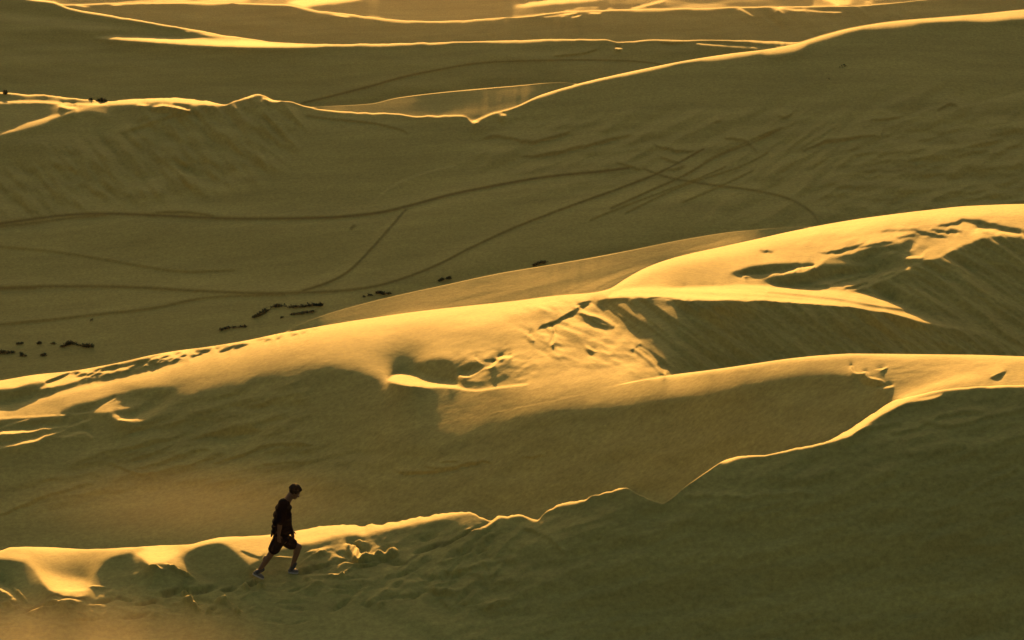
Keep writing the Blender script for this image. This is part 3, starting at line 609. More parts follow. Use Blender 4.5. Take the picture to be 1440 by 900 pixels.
# trodden sand near the man: pressed holes with pushed-up rims that catch the sun
def heap(u, v, wu, wv, h, ang=0):
    s = slice(OFF[0], OFF[1]); du = UU[s] - u; dv = V[s] - v; c, n_ = math.cos(math.radians(ang)), math.sin(math.radians(ang))
    e = ((du * c + dv * n_) / wu) ** 2 + ((-du * n_ + dv * c) / wv) ** 2
    h = h * (.5 if h > 0 else .7); Z[s] += h * np.exp(-(e / 1.7) ** 1.5) * (1 + .35 * fbm(UU[s] / 5, V[s] / 2.5, 2, 19))
for a in [(217,797,5,1.6,.10,15),(243,799,8,1.8,.12,25),(262,809,10,1.6,.12,28),(263,847,6,2,.2,20),(272,852,7,2,.2,35),(294,860,4,1.6,.15,-30),(312,847,6,2,.2,10),(320,850,5,1.6,.18,35),(333,860,4,1.3,.15,10),(345,826,4,1.6,.16,10),(367,824,4,1.6,.15,5),(357,817,3,1.3,.10,10),(260,833,4,1.2,.12,10),(10,851,5,2,.15,15),(28,838,9,2,.14,45),
          (492,770,5,2,.12,30),(503,776,7,2,.16,35),(518,783,8,2,.16,10),(532,779,5,2,.15,-20),(552,776,6,2.2,.18,-5),(506,763,5,1.3,.1,0),(392,785,12,1.2,.08,0),(55,858,14,1.5,.1,-12),(90,846,16,1.8,.1,0)]: heap(*a)
for a in [(240,833,13,2.6,-.14,-12),(283,829,15,3,-.16,-8),(322,829,8,2,-.12,-5),(145,846,12,2,-.12,-12),(208,847,11,2,-.12,-14),(175,843,8,1.6,-.1,12),(190,867,14,2.2,-.1,-6),(298,856,6,2,-.12,-25),(255,837,22,1.6,-.06,-5),(428,803,9,2.6,-.14,-8),(450,796,12,1.8,-.12,-10),(352,822,7,1.8,-.1,-5),(60,853,20,1.8,-.12,-18),(505,787,13,2.6,-.16,0),(545,783,10,2.4,-.16,-10),(600,771,14,2.2,-.14,-18),(650,753,20,1.6,-.14,-28),(120,872,16,2,-.06,-4)]: heap(*a)
rr_ = random.Random(11)
for i in range(70):
    u_ = rr_.uniform(430, 700); v_ = rr_.uniform(775 - (u_ - 430) * .12, 850); heap(u_, v_, rr_.uniform(5, 16), rr_.uniform(1.5, 3.5), rr_.choice((-1, 1)) * rr_.uniform(.03, .10), rr_.uniform(-45, 10))
for i in range(40):
    u_ = rr_.uniform(-20, 430); v_ = rr_.uniform(826, 880); heap(u_, v_, rr_.uniform(5, 14), rr_.uniform(1.3, 2.6), rr_.choice((-1, 1)) * rr_.uniform(.02, .05), rr_.uniform(-25, 20))
def ground(u, v, band):
    r, c = rowcol(u, v, band); return Vector((X[r, c], YD[r, c], Z[r, c]))
#STATS
for k in range(9):
    r = slice(OFF[k], OFF[k + 1]); print('band', k, 'Y %.0f..%.0f' % (YD[r].min(), YD[r].max()), 'crestY', [round(float(YD[OFF[k + 1] - 1, int(i)]), 1) for i in np.linspace(0, NC - 1, 7)], 'Z %.1f..%.1f' % (Z[r].min(), Z[r].max()))
# ------------------------------------------------------------------ materials
def sand_material():
    m = bpy.data.materials.new('sand'); m.use_nodes = True; n = m.node_tree.nodes; l = m.node_tree.links
    b = n['Principled BSDF']; b.inputs['Roughness'].default_value = 0.85; b.inputs['Specular IOR Level'].default_value = 0.15
    tc = n.new('ShaderNodeTexCoord')
    def noise(sc, det, rough=.5):
        t = n.new('ShaderNodeTexNoise'); t.inputs['Scale'].default_value = sc; t.inputs['Detail'].default_value = det; t.inputs['Roughness'].default_value = rough
        l.new(tc.outputs['Object'], t.inputs['Vector']); return t
    big = noise(0.16, 6, .6); fine = noise(9.0, 3, .8)
    mix = n.new('ShaderNodeMix'); mix.data_type = 'RGBA'; l.new(big.outputs[0], mix.inputs[0])
    mix.inputs[6].default_value = (0.315, 0.268, 0.066, 1); mix.inputs[7].default_value = (0.39, 0.322, 0.081, 1)
    # streaks of coarser, darker grain sorted by the wind
    mp = n.new('ShaderNodeMapping'); mp.inputs['Scale'].default_value = (.25, 1.6, 2.0); mp.inputs['Rotation'].default_value = (0, 0, .35); l.new(tc.outputs['Object'], mp.inputs['Vector'])
    st = n.new('ShaderNodeTexNoise'); st.inputs['Scale'].default_value = .8; st.inputs['Detail'].default_value = 7; st.inputs['Roughness'].default_value = .65; l.new(mp.outputs[0], st.inputs['Vector'])
    sr = n.new('ShaderNodeMapRange'); l.new(st.outputs[0], sr.inputs[0]); sr.inputs[1].default_value = .3; sr.inputs[2].default_value = .7; sr.inputs[3].default_value = .86; sr.inputs[4].default_value = 1.12
    ms = n.new('ShaderNodeMix'); ms.data_type = 'RGBA'; ms.blend_type = 'MULTIPLY'; ms.inputs[0].default_value = 1; l.new(mix.outputs[2], ms.inputs[6]); l.new(sr.outputs[0], ms.inputs[7])
    mr = n.new('ShaderNodeMapRange'); l.new(fine.outputs[0], mr.inputs[0]); mr.inputs[1].default_value = .25; mr.inputs[2].default_value = .75; mr.inputs[3].default_value = .72; mr.inputs[4].default_value = 1.28
    mul = n.new('ShaderNodeMix'); mul.data_type = 'RGBA'; mul.blend_type = 'MULTIPLY'; mul.inputs[0].default_value = 1
    l.new(ms.outputs[2], mul.inputs[6]); l.new(mr.outputs[0], mul.inputs[7])
    at = n.new('ShaderNodeAttribute'); at.attribute_name = 'damp'  # darker disturbed sand, painted in for groove shade the sky light barely gives
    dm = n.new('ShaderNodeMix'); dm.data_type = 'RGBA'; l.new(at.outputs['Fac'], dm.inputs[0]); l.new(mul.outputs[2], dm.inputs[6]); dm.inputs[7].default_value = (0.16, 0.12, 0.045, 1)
    l.new(dm.outputs[2], b.inputs['Base Color'])
    bp = n.new('ShaderNodeBump'); bp.inputs['Strength'].default_value = 0.28; bp.inputs['Distance'].default_value = 0.02
    f2 = noise(9.0, 4, .75); l.new(f2.outputs[0], bp.inputs['Height']); l.new(bp.outputs[0], b.inputs['Normal'])
    return m
SAND = sand_material()
def widen(X, Y, Z, damp):
    """the dunes run on past both ends of the modelled stretch"""
    d = np.array([.4, 1, 2, 3.5, 5.5, 8, 11, 15, 20, 27, 36, 50, 70, 100.])[None, :]
    Xl = X[:, :1] - d[:, ::-1]; Xr = X[:, -1:] + d; one = np.ones_like(d)
    return (np.hstack([Xl, X, Xr]), np.hstack([Y[:, :1] * one, Y, Y[:, -1:] * one]),
            np.hstack([Z[:, :1] - (.05 * d * (1 + np.sin(d * .21)))[:, ::-1], Z, Z[:, -1:] - .05 * d * (1 + np.sin(d * .17))]), np.hstack([damp[:, :1] * one, damp, damp[:, -1:] * one]))
def grid_object(name, X, Y, Z, damp, label=None):
    R, C = X.shape; co = np.stack([X, Y, Z], -1).reshape(-1, 3).astype(np.float32)
    i = np.arange(R * C).reshape(R, C); f = np.stack([i[:-1, :-1], i[:-1, 1:], i[1:, 1:], i[1:, :-1]], -1).reshape(-1, 4)
    me = bpy.data.meshes.new(name); me.vertices.add(R * C); me.vertices.foreach_set('co', co.ravel())
    me.loops.add(f.size); me.loops.foreach_set('vertex_index', f.ravel().astype(np.int32))
    me.polygons.add(len(f)); me.polygons.foreach_set('loop_start', np.arange(0, f.size, 4, dtype=np.int32)); me.polygons.foreach_set('loop_total', np.full(len(f), 4, np.int32))
    me.update(calc_edges=True); me.validate()
    me.polygons.foreach_set('use_smooth', np.ones(len(me.polygons), bool))
    a = me.attributes.new('damp', 'FLOAT', 'POINT'); a.data.foreach_set('value', damp.ravel().astype(np.float32))
    o = bpy.data.objects.new(name, me); COL.objects.link(o); me.materials.append(SAND); o['kind'] = 'structure'
    if label: o['label'] = label
    return o
def fold_rows(k):
    """the hidden hollow behind crest k: rows between the crest and where the next surface appears"""
    a, b2 = OFF[k + 1] - 1, OFF[k + 1]; ya, yb = YD[a], YD[b2]; yb = np.maximum(yb, ya + .002); L = yb - ya
    ss = np.array([.02, .06, .14, .28, .45, .62, .78, .9]); out = []
    for s in ss:
        y = ya + L * s; z = Z[a] + (Z[b2] - Z[a]) * s - 0.07 * np.maximum(L - .3, 0) * 4 * s * (1 - s); out.append((y, z))
    return [(AX * y, y, z, SHADE_TINT[a] * 0) for y, z in out]
groups = [([0], 'sand_dune', 'near sand dune with shaded face that the man climbs'), ([1, 2], 'sand_dune', 'broad middle dune with golden crest and rippled slip faces'),
          ([3, 4], 'sand_dune', 'shaded dune slope crossed by thin tracks'), ([5, 6], 'sand_dune', 'dark dune face with level bright crest'),
          ([7], 'sand_dune', 'brown hazy dune face near the top'), ([8], 'sand_dune', 'farthest sunlit dunes at the top edge')]
for gi, (bands, nm, lab) in enumerate(groups):
    rows = []
    k0 = bands[0]
    if gi == 0:      # the near foot of the first dune, below the frame
        y0 = YD[0]
        for d in (14, 9, 5, 2): y = y0 - d; rows.append((AX * y, y, Z[0] - 0.2 * d, SHADE_TINT[0] * 0))
    else:
        fr = fold_rows(k0 - 1); rows += [(a, b_, c_ - (0.02 if i == 0 else 0), d) for i, (a, b_, c_, d) in enumerate(fr)][4:]
    for bi, k in enumerate(bands):
        for r in range(OFF[k], OFF[k + 1]): rows.append((X[r], YD[r], Z[r], SHADE_TINT[r]))
        if bi < len(bands) - 1: rows += fold_rows(k)
    if gi < len(groups) - 1: rows += fold_rows(bands[-1])[:5]
    else:
        ye = YD[-1]; ze = Z[-1]
        for d, dz in ((5, -.5), (20, -4), (60, -16), (120, -30)): y = ye + d; rows.append((AX * y, y, ze + dz, SHADE_TINT[0] * 0))
    A = [np.stack([r_[j] for r_ in rows]) for j in range(4)]
    grid_object(nm, *widen(*A), label=lab)
# plain that carries on to the horizon all round
zl = float(min(Z[-1].min() - 30, Z.min() - 2))
gx = np.concatenate([-np.geomspace(9000, 60, 26), [0], np.geomspace(60, 9000, 26)]); gy = np.concatenate([-np.geomspace(4000, 40, 16), np.linspace(0, 600, 14), np.geomspace(650, 15000, 24)])
GX, GY = np.meshgrid(gx, gy); GZ = zl - 6 + 3 * fbm(GX / 160, GY / 160, 3, 4)
grid_object('desert_ground', GX, GY, GZ, GX * 0)
print('terrain', NR, NC, round(time.time() - T0, 1))
# ------------------------------------------------------------------ warm air between the dunes
hb = bmesh.new(); bmesh.ops.create_cube(hb, size=1.0); me = bpy.data.meshes.new('haze'); hb.to_mesh(me); hb.free()
hz = bpy.data.objects.new('haze', me); COL.objects.link(hz); hz['kind'] = 'stuff'; hz['label'] = 'warm hazy evening air over the dunes'
hz.scale = (19000, 20000, Z0 + 3 - (zl - 12)); hz.location = (0, 5600, (Z0 + 3 + zl - 12) / 2)
hm = bpy.data.materials.new('haze'); hm.use_nodes = True; hn = hm.node_tree; hn.nodes.clear()
pv = hn.nodes.new('ShaderNodeVolumePrincipled'); pv.inputs['Density'].default_value = HAZE; pv.inputs['Color'].default_value = (0.94, 0.84, 0.68, 1); pv.inputs['Anisotropy'].default_value = 0.4
ho = hn.nodes.new('ShaderNodeOutputMaterial'); hn.links.new(pv.outputs[0], ho.inputs['Volume']); me.materials.append(hm)
def blown(u, v, band, off, rx, ry, rz, dens, label):
    """a thin drift of sand blown off the crest: densest in its middle"""
    c = ground(u, v, band) + Vector(off); bm_ = bmesh.new(); bmesh.ops.create_uvsphere(bm_, u_segments=32, v_segments=16, radius=1.0)
    me = bpy.data.meshes.new('blown_sand'); bm_.to_mesh(me); bm_.free(); o = bpy.data.objects.new('blown_sand', me); COL.objects.link(o)
    o.location = c; o.scale = (rx, ry, rz); o['kind'] = 'stuff'; o['label'] = label
    m = bpy.data.materials.new('blown_sand'); m.use_nodes = True; n = m.node_tree.nodes; l = m.node_tree.links; n.clear()
    tc = n.new('ShaderNodeTexCoord'); ln = n.new('ShaderNodeVectorMath'); ln.operation = 'LENGTH'; l.new(tc.outputs['Object'], ln.inputs[0])
    mr = n.new('ShaderNodeMapRange'); mr.interpolation_type = 'SMOOTHSTEP'; l.new(ln.outputs['Value'], mr.inputs[0]); mr.inputs[1].default_value = 0.1; mr.inputs[2].default_value = 1.0; mr.inputs[3].default_value = dens; mr.inputs[4].default_value = 0
    pv = n.new('ShaderNodeVolumePrincipled'); l.new(mr.outputs[0], pv.inputs['Density']); pv.inputs['Color'].default_value = (.95, .85, .7, 1); pv.inputs['Anisotropy'].default_value = .5
    oo = n.new('ShaderNodeOutputMaterial'); l.new(pv.outputs[0], oo.inputs['Volume']); me.materials.append(m)
blown(240, 900, 0, (-2.0, -1.3, 0), 5.2, 3.6, 1.15, 0.045, 'low drift of blown sand glowing at the lower left')
blown(250, 768, 0, (0, 4.2, -.35), 4.4, 2.2, .95, 0.014, 'blown sand rising behind the crest left of the man')
blown(800, 40, 7, (0, 6, 0), 80, 28, 9, .0013, 'warm dust hanging between the farthest dunes')
# ------------------------------------------------------------------ helpers for things
def mat(name, col, rough=.8, var=0.0, sc=40.0, spec=.2):
    m = bpy.data.materials.new(name); m.use_nodes = True; n = m.node_tree.nodes; l = m.node_tree.links; b = n['Principled BSDF']
    b.inputs['Roughness'].default_value = rough; b.inputs['Specular IOR Level'].default_value = spec
    t = n.new('ShaderNodeTexNoise'); t.inputs['Scale'].default_value = sc; t.inputs['Detail'].default_value = 4
    tc = n.new('ShaderNodeTexCoord'); l.new(tc.outputs['Object'], t.inputs['Vector'])
    mx = n.new('ShaderNodeMix'); mx.data_type = 'RGBA'; l.new(t.outputs[0], mx.inputs[0])
    mx.inputs[6].default_value = tuple(c * (1 - var) for c in col) + (1,); mx.inputs[7].default_value = tuple(min(1, c * (1 + var)) for c in col) + (1,)
    l.new(mx.outputs[2], b.inputs['Base Color'])
    return m
M_SKIN = mat('skin', (0.15, 0.075, 0.04), .55, .12, 30, .35); M_HAIR = mat('hair', (0.018, 0.011, 0.006), .85, .5, 120, .15)
M_SHIRT = mat('dark_cotton', (0.003, 0.0035, 0.006), .95, .3, 60, .03); M_SHORTS = mat('dark_shorts_cloth', (0.005, 0.005, 0.008), .95, .3, 60, .03)
M_SOCK = mat('grey_sock', (0.06, 0.06, 0.06), .95, .2); M_SHOE = mat('worn_leather', (0.12, 0.11, 0.09), .6, .25, 60, .4); M_SOLE = mat('sole_rubber', (0.4, 0.38, 0.33), .7, .15)
M_SCRUB = mat('scrub_leaves', (0.05, 0.06, 0.028), .9, .5, 8)
DG = lambda: bpy.context.evaluated_depsgraph_get()
def ball(bm, c, r, axes=None, seg=14):
    """ellipsoid: r = number or (along x', y', z'), axes = rotation matrix"""
    r = (r, r, r) if np.isscalar(r) else r
    M_ = Matrix.Translation(c) @ (axes.to_4x4() if axes else Matrix.Identity(4)) @ Matrix.Diagonal((*r, 1))
    bmesh.ops.create_uvsphere(bm, u_segments=seg, v_segments=seg // 2 + 3, radius=1.0, matrix=M_)
def limb(bm, a, b, ra, rb, n=12, flat=1.0):
    """tapered round-ended limb; flat < 1 squeezes it across the view depth (y)"""
    a = Vector(a); b = Vector(b); d = b - a; L = d.length; d.normalize()
    s = d.cross(Vector((0, 1, 0)));  s = s.normalized() if s.length > .01 else Vector((1, 0, 0)); t = s.cross(d)
    rings = []
    for k in range(-3, 4): pass
    prof = [(-ra * math.cos(x), ra * math.sin(x)) for x in (0.15, .6, 1.1)] + [(L * q, ra + (rb - ra) * q) for q in (0, .25, .5, .75, 1)] + [(L + rb * math.sin(x), rb * math.cos(x)) for x in (.5, 1.0, 1.42)]
    for h, r in prof: rings.append([bm.verts.new(a + d * h + s * (r * math.cos(2 * math.pi * i / n)) + t * (r * flat * math.sin(2 * math.pi * i / n))) for i in range(n)])
    for p, q in zip(rings[:-1], rings[1:]):
        for i in range(n): bm.faces.new((p[i], p[(i + 1) % n], q[(i + 1) % n], q[i]))
    bm.faces.new(rings[0][::-1]); bm.faces.new(rings[-1])
def fuse(name, bm, m, parent, voxel=.009, smooth=4, wrinkle=0.0):
    """melt the overlapping volumes of bm into one continuous skin"""
    bmesh.ops.recalc_face_normals(bm, faces=bm.faces[:])
    me = bpy.data.meshes.new(name); bm.to_mesh(me); bm.free(); o = bpy.data.objects.new(name, me); COL.objects.link(o)
    r = o.modifiers.new('r', 'REMESH'); r.mode = 'VOXEL'; r.voxel_size = voxel; r.use_smooth_shade = True
    s = o.modifiers.new('s', 'SMOOTH'); s.iterations = smooth; s.factor = .5
    dg = DG(); me2 = bpy.data.meshes.new_from_object(o.evaluated_get(dg)); o.modifiers.clear(); o.data = me2; bpy.data.meshes.remove(me); me2.name = name
    if wrinkle:
        for v in me2.vertices:
            c = v.co; v.co += v.normal * wrinkle * (math.sin(c.z * 48 + 9 * math.sin(c.x * 11)) * .5 + math.sin(c.x * 37 + c.z * 21) * .5)
    me2.materials.clear(); me2.materials.append(m); o.parent = parent
    for p in me2.polygons: p.use_smooth = True
    return o
# ------------------------------------------------------------------ the walking man
gr = ground(360, 817, 0); gf = ground(410, 807, 0)
YM = (gr.y + gf.y) / 2
root = bpy.data.objects.new('person', None); COL.objects.link(root); root.location = (gf.x, YM, gf.z); root.empty_display_size = .3
root['label'] = 'man in dark t-shirt and shorts walking up the sunlit sand crest with bowed head'; root['category'] = 'person'
RL = Vector(root.location)
def J(u, v, dy=0.0):
    """photo pixel on the upright plane the man walks in -> local point"""
    y = YM + dy; return Vector(((u - 720) / F * y / (cd - (v - 450) / F * sdn), y, -y * float(tan_dep(v)) + Z0)) - RL
NEAR, FAR = -1, 1
hipN, hipF = J(393, 760, -.09), J(399, 760, .09)
kneeN, kneeF = J(379, 782, -.09), J(420, 769, .10)
ankN, ankF = J(364, 803, -.08), J(411, 797, .10)
gN = Vector((0, 0, 0)); 
shN, shF = J(398, 708, -.19), J(401, 707, .19); chest = J(399, 718); neck = J(404, 704); pelvis = J(395, 756)
body = bmesh.new()
ball(body, J(395, 757), (.135, .17, .12)); ball(body, J(396, 742), (.125, .155, .15)); ball(body, J(397, 727), (.13, .17, .16)); ball(body, J(399, 714), (.12, .17, .11))
for h, k, a, c in ((hipN, kneeN, ankN, -1), (hipF, kneeF, ankF, 1)):
    limb(body, h, k, .088, .058); ball(body, k, .06)
    md = k.lerp(a, .3); limb(body, k, md, .054, .057); limb(body, md, a, .057, .036)
    ball(body, k.lerp(a, .28) + Vector((-.015, 0, 0)), (.055, .05, .09))
ball(body, shN, .065); ball(body, shF, .065)
elN, elF = J(394, 734, -.23), J(404, 733, .23); wrN, wrF = J(392, 753, -.22), J(411, 746, .2)
for s_, e_, w_ in ((shN, elN, wrN), (shF, elF, wrF)):
    limb(body, s_, e_, .053, .042); limb(body, e_, e_.lerp(w_, .35), .041, .042); limb(body, e_.lerp(w_, .35), w_, .042, .027)
# hands: palm, four fingers curled a little, a thumb from the palm's side
for w_, side in ((wrN, -1), (wrF, 1)):
    d = Vector((.05, 0, -1)).normalized(); fw = Vector((1, 0, .05)).normalized(); lat = Vector((0, side, 0))
    pc = w_ + d * .045
    ball(body, pc, (.036, .017, .05)); limb(body, w_ - d * .01, pc, .026, .028, flat=.8)
    for i, (off, ln) in enumerate(((.028, .072), (.010, .080), (-.009, .074), (-.027, .058))):
        a = pc + d * .036 + fw * off; b = a + d * ln * .5 - lat * .006; c = b + d * ln * .32 - lat * .018; e = c + d * ln * .16 - lat * .018
        limb(body, a, b, .0095, .0088, 8); limb(body, b, c, .0088, .008, 8); limb(body, c, e, .008, .0068, 8)
    a = pc + fw * .024 - d * .022; b = a + (fw * .8 + d * .6) * .032 - lat * .008; c = b + (fw * .25 + d) * .026 - lat * .006
    limb(body, a, b, .013, .0105, 8); limb(body, b, c, .0105, .0085, 8)
# head, bowed: forward axis fx, up axis uz
tl = math.radians(33); fx = Vector((math.cos(tl), 0, -math.sin(tl))); uz = Vector((math.sin(tl), 0, math.cos(tl))); ly = Vector((0, 1, 0))
HM = Matrix((fx, ly, uz)).transposed(); HC = J(414.5, 692.3)
def hp(x, y, z): return HC + fx * x + ly * y + uz * z
limb(body, J(402, 707), hp(-.03, 0, -.055), .075, .064)
ball(body, hp(-.008, 0, .02), (.098, .077, .098), HM, 20); ball(body, hp(.028, 0, -.035), (.062, .058, .085), HM, 18)      # skull and face
ball(body, hp(.062, 0, -.098), (.026, .028, .02), HM); limb(body, hp(-.01, .045, -.07), hp(.055, .02, -.1), .022, .017); limb(body, hp(-.01, -.045, -.07), hp(.055, -.02, -.1), .022, .017)
limb(body, hp(.086, 0, .012), hp(.108, 0, -.032), .008, .013, 8); ball(body, hp(.1, 0, -.036), (.013, .017, .009), HM, 10)      # nose
for y in (-.031, .031): ball(body, hp(.082, y, .022), (.014, .024, .008), HM, 10); ball(body, hp(.075, y, -.028), (.016, .02, .02), HM, 10)      # brows, cheeks
ball(body, hp(.086, 0, -.062), (.013, .025, .006), HM, 10); ball(body, hp(.084, 0, -.074), (.013, .021, .007), HM, 10)      # lips
for y in (-1, 1): ball(body, hp(-.008, y * .078, -.012), (.018, .009, .032), HM, 10)      # ears
bo = fuse('body', body, M_SKIN, root, .0065, 3)
for y in (-.031, .031):      # eyes
    e = bmesh.new(); ball(e, hp(.077, y, .002), .012, None, 10); me = bpy.data.meshes.new('eye'); e.to_mesh(me); e.free(); eo = bpy.data.objects.new('eye', me); COL.objects.link(eo); eo.parent = root; me.materials.append(mat('eye_white', (.5, .45, .4), .3, .1))
# hair: curly cap, longer at the back
hb_ = bmesh.new(); rr = random.Random(3)
for i in range(190):
    th = rr.uniform(-math.pi, math.pi); ph = rr.uniform(.05, 1.75); x = math.cos(th) * math.sin(ph); y = math.sin(th) * math.sin(ph); z = math.cos(ph)
    if x > .35 and z < .62: continue
    if x > -.1 and z < -.1: continue
    ball(hb_, hp(-.012 + x * .1, y * .083, .022 + z * .103), rr.uniform(.024, .042), None, 8)
ball(hb_, hp(-.026, 0, .036), (.106, .09, .1), HM, 18)
fuse('hair', hb_, M_HAIR, root, .006, 0)
# loose t-shirt with short sleeves
sh = bmesh.new()
for (u, v, rx, ry, rz) in ((400.5, 707, .085, .16, .05), (398.5, 714, .135, .2, .09), (397, 724, .15, .205, .11), (396.5, 733, .158, .2, .1), (396.5, 741, .168, .198, .1), (396.5, 747, .176, .198, .085)): ball(sh, J(u, v), (rx * 1.17, ry, rz), None, 20)
limb(sh, J(388, 741), J(381.5, 754), .055, .016, 12, 2.2); limb(sh, J(406, 735), J(412, 755), .055, .018, 12, 2.0); limb(sh, J(396, 744), J(396.5, 752.5), .15, .05, 16, 1.2)
for s_, e_ in ((shN, elN), (shF, elF)): limb(sh, s_, s_.lerp(e_, .92), .095, .09)
ball(sh, J(403.5, 704.5), (.078, .085, .034)); ball(sh, J(399, 705.5), (.09, .12, .05))
fuse('shirt', sh, M_SHIRT, root, .009, 3, .004)
so = bmesh.new(); ball(so, J(395, 756), (.152, .18, .11), None, 18)
for h, k in ((hipN, kneeN), (hipF, kneeF)): limb(so, h + Vector((0, 0, .02)), h.lerp(k, .52), .122, .115)
fuse('shorts', so, M_SHORTS, root, .009, 3, .004)
# socks and shoes
def shoe(ank, toe_u, toe_v, heel_u, heel_v, dy):
    heel = J(heel_u, heel_v, dy); toe = J(toe_u, toe_v, dy); ax = (toe - heel); L = ax.length; ax.normalize(); up = Vector((0, 1, 0)).cross(ax) * -1
    up = up if up.z > 0 else -up
    M_ = Matrix((ax, Vector((0, 1, 0)), up)).transposed()
    b = bmesh.new(); ball(b, heel + ax * .05 + up * .04, (.052, .04, .042), M_, 16); ball(b, heel + ax * .12 + up * .04, (.075, .042, .04), M_, 16); ball(b, heel + ax * (L - .075) + up * .026, (.075, .046, .032), M_, 16)
    limb(b, heel + ax * .055 + up * .05, heel + ax * .06 + up * .085, .043, .04)
    o = fuse('shoe', b, M_SHOE, root, .007, 2)
    b = bmesh.new(); n = 22; pts = []
    for i in range(n):
        t = i / n * 2 * math.pi; x = .5 + .5 * math.cos(t); w_ = .045 * math.sin(t) * (1.0 + .15 * math.cos(t)); pts.append((x * L, w_))
    lo = [b.verts.new(heel + ax * x + Vector((0, 1, 0)) * w_ - up * .006) for x, w_ in pts]; hi = [b.verts.new(heel + ax * x + Vector((0, 1, 0)) * w_ + up * .018) for x, w_ in pts]
    b.faces.new(lo[::-1]); b.faces.new(hi)
    for i in range(n): b.faces.new((lo[i], lo[(i + 1) % n], hi[(i + 1) % n], hi[i]))
    bmesh.ops.recalc_face_normals(b, faces=b.faces[:]); me = bpy.data.meshes.new('sole'); b.to_mesh(me); b.free(); s_ = bpy.data.objects.new('sole', me); me.materials.append(M_SOLE); COL.objects.link(s_); s_.parent = o
    b = bmesh.new(); limb(b, ank + (ank - heel) * .55, heel + ax * .06 + up * .06, .044, .045); fuse('sock', b, M_SOCK, root, .007, 1)
shoe(ankN, 371, 814.5, 355, 807, -.08)
shoe(ankF, 419.5, 806, 405, 805, .10)
print('man', round(time.time() - T0, 1))
# ------------------------------------------------------------------ low scrub on the valley floor
def scrub(pts, band, wpx, hpx, label, seed, n=None, group=None):
    """a low ragged bush of small leaf blades along a line of photo pixels on the sand"""
    r = random.Random(seed); P = crm(pts, 6); g0 = ground(P[len(P) // 2][0], P[len(P) // 2][1], band); px = g0.y / F
    L = sum(math.hypot(*(P[i + 1] - P[i])) for i in range(len(P) - 1)) if len(P) > 1 else 1
    n = n or int(60 + L * 14); V_, Fc_ = [], []
    clump = [(r.random(), r.uniform(.35, 1)) for _ in range(max(3, int(L / 4)))]
    for i in range(n):
        t, ch = r.choice(clump); t = min(1, max(0, t + r.gauss(0, .03))) * (len(P) - 1); k = min(int(t), len(P) - 2) if len(P) > 1 else 0
        q = P[k] + (P[k + 1] - P[k]) * (t - k) if len(P) > 1 else P[0]
        g = ground(q[0] + r.gauss(0, wpx * .25), q[1] + r.gauss(0, wpx * .1), band)
        h = hpx * px * ch * r.uniform(.3, 1.0); a = r.uniform(0, 6.283); w_ = px * r.uniform(.5, 1.3); lean = r.uniform(.2, 1.1)
        base = g + Vector((r.gauss(0, 1) * px, r.gauss(0, 1) * px * 2, -.01 + r.random() * h * .4)); c, s_ = math.cos(a), math.sin(a)
        tip = base + Vector((c * h * lean, s_ * h * lean, h * .7)); i0 = len(V_)
        mid = base.lerp(tip, .5) + Vector((0, 0, .1 * h))
        V_ += [base, mid + Vector((-s_ * w_, c * w_, 0)), tip, mid + Vector((s_ * w_, -c * w_, 0))]; Fc_ += [(i0, i0 + 1, i0 + 2), (i0, i0 + 2, i0 + 3)]
    me = bpy.data.meshes.new('scrub_bush'); me.from_pydata([tuple(v - g0) for v in V_], [], Fc_); me.materials.append(M_SCRUB)
    o = bpy.data.objects.new('scrub_bush', me); o.location = g0; COL.objects.link(o); o['label'] = label; o['category'] = 'bush'; o['group'] = 'low scrub bushes scattered on the sand'
B4 = 4
scrub([(357,446),(366,442),(373,438),(382,433),(395,430),(410,432),(428,431),(440,429),(452,430)], B4, 3, 6, 'longest dark scrub patch on the valley floor above the dune crest', 1)
scrub([(395,446),(405,443),(415,441),(428,440),(441,438)], B4, 2, 3.5, 'thin scrub strip just below the longest scrub patch', 2)
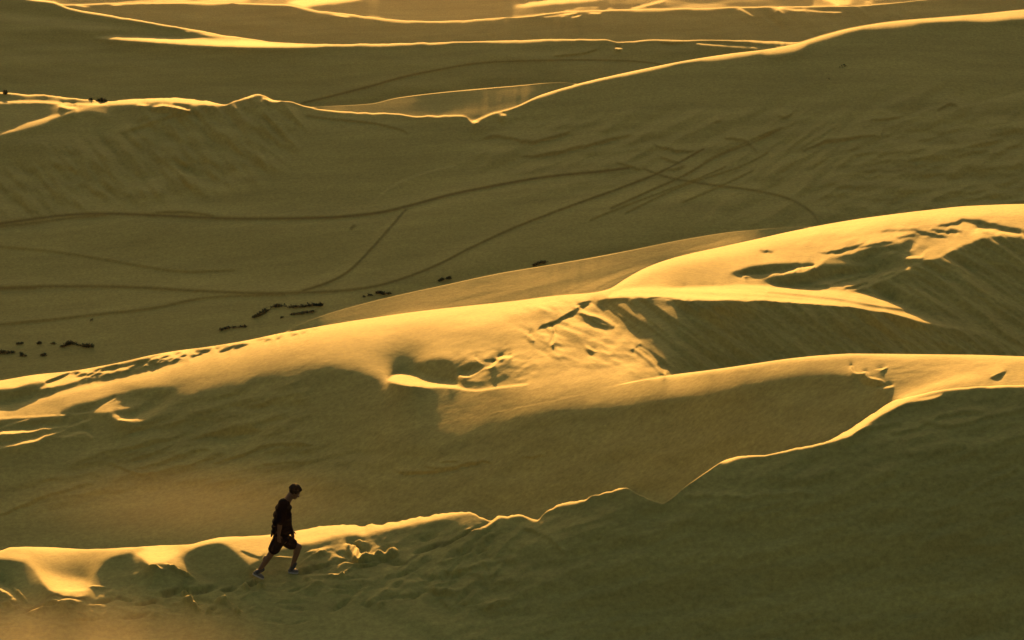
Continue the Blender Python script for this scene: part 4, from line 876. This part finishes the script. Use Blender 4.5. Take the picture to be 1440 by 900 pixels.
scrub([(311,464),(320,461),(330,460),(345,459)], B4, 3, 4.5, 'small dark scrub wedge left of the longest patch near the crest', 3)
scrub([(86,489),(95,485),(103,483),(112,487),(122,488),(132,489)], B4, 4, 6, 'tallest bush in the scrub row at the left edge of the valley', 4)
scrub([(50,484),(58,483)], B4, 3, 4, 'small bush left of the tallest bush in the left row', 5)
scrub([(25,484),(32,483)], B4, 3, 3.5, 'tiny bush near the left edge, end of the upper scrub row', 6)
scrub([(70,483),(80,483)], B4, 3, 3, 'tiny bush touching the left side of the tallest bush', 7)
scrub([(-4,496),(8,497),(18,496),(30,497)], B4, 4, 5, 'scrub clump cut by the left edge of the picture', 8)
scrub([(30,500),(42,501)], B4, 3, 3, 'lowest dark scrub speck of the left group', 9)
scrub([(52,500),(66,499)], B4, 3, 3, 'flat scrub tuft right of the lowest speck in the left group', 10)
scrub([(528,414),(534,411),(540,414),(548,413)], B4, 3, 5, 'small forked scrub beside the lit swell right of the long patch', 11)
scrub([(512,417),(520,415),(526,414)], B4, 2, 2.5, 'faint scrub streak just left of the small forked scrub', 12)
scrub([(615,396),(624,393),(630,392),(638,391)], B4, 3, 5, 'dark scrub at the edge of the orange swell under the curved track', 13)
scrub([(749,374),(757,371),(764,370),(774,369)], B4, 3, 4.5, 'rightmost scrub on the edge of the orange swell', 14)
scrub([(122,141),(130,140),(136,140),(148,143)], B4, 3, 6, 'dark bush on the bright far crest at upper left', 15)
scrub([(5,131),(11,131)], B4, 3, 6, 'small dark bush at the far left edge on the upper crest', 16)
scrub([(1160,101),(1170,97),(1180,95),(1188,93),(1184,90)], B4, 6, 2.5, 'flat dark weed patch high on the big right dune face', 17, 60)
scrub([(1165,111),(1168,110)], B4, 2, 2, 'tiny weed speck under the flat patch on the right dune', 18, 16)
scrub([(126,451),(130,451)], B4, 2, 3, 'lone scrub speck beside the lowest curved track', 19, 24)
scrub([(1288,13),(1291,13)], 8, 2, 3, 'lone dark speck of bush on the farthest dune at top right', 20, 20)
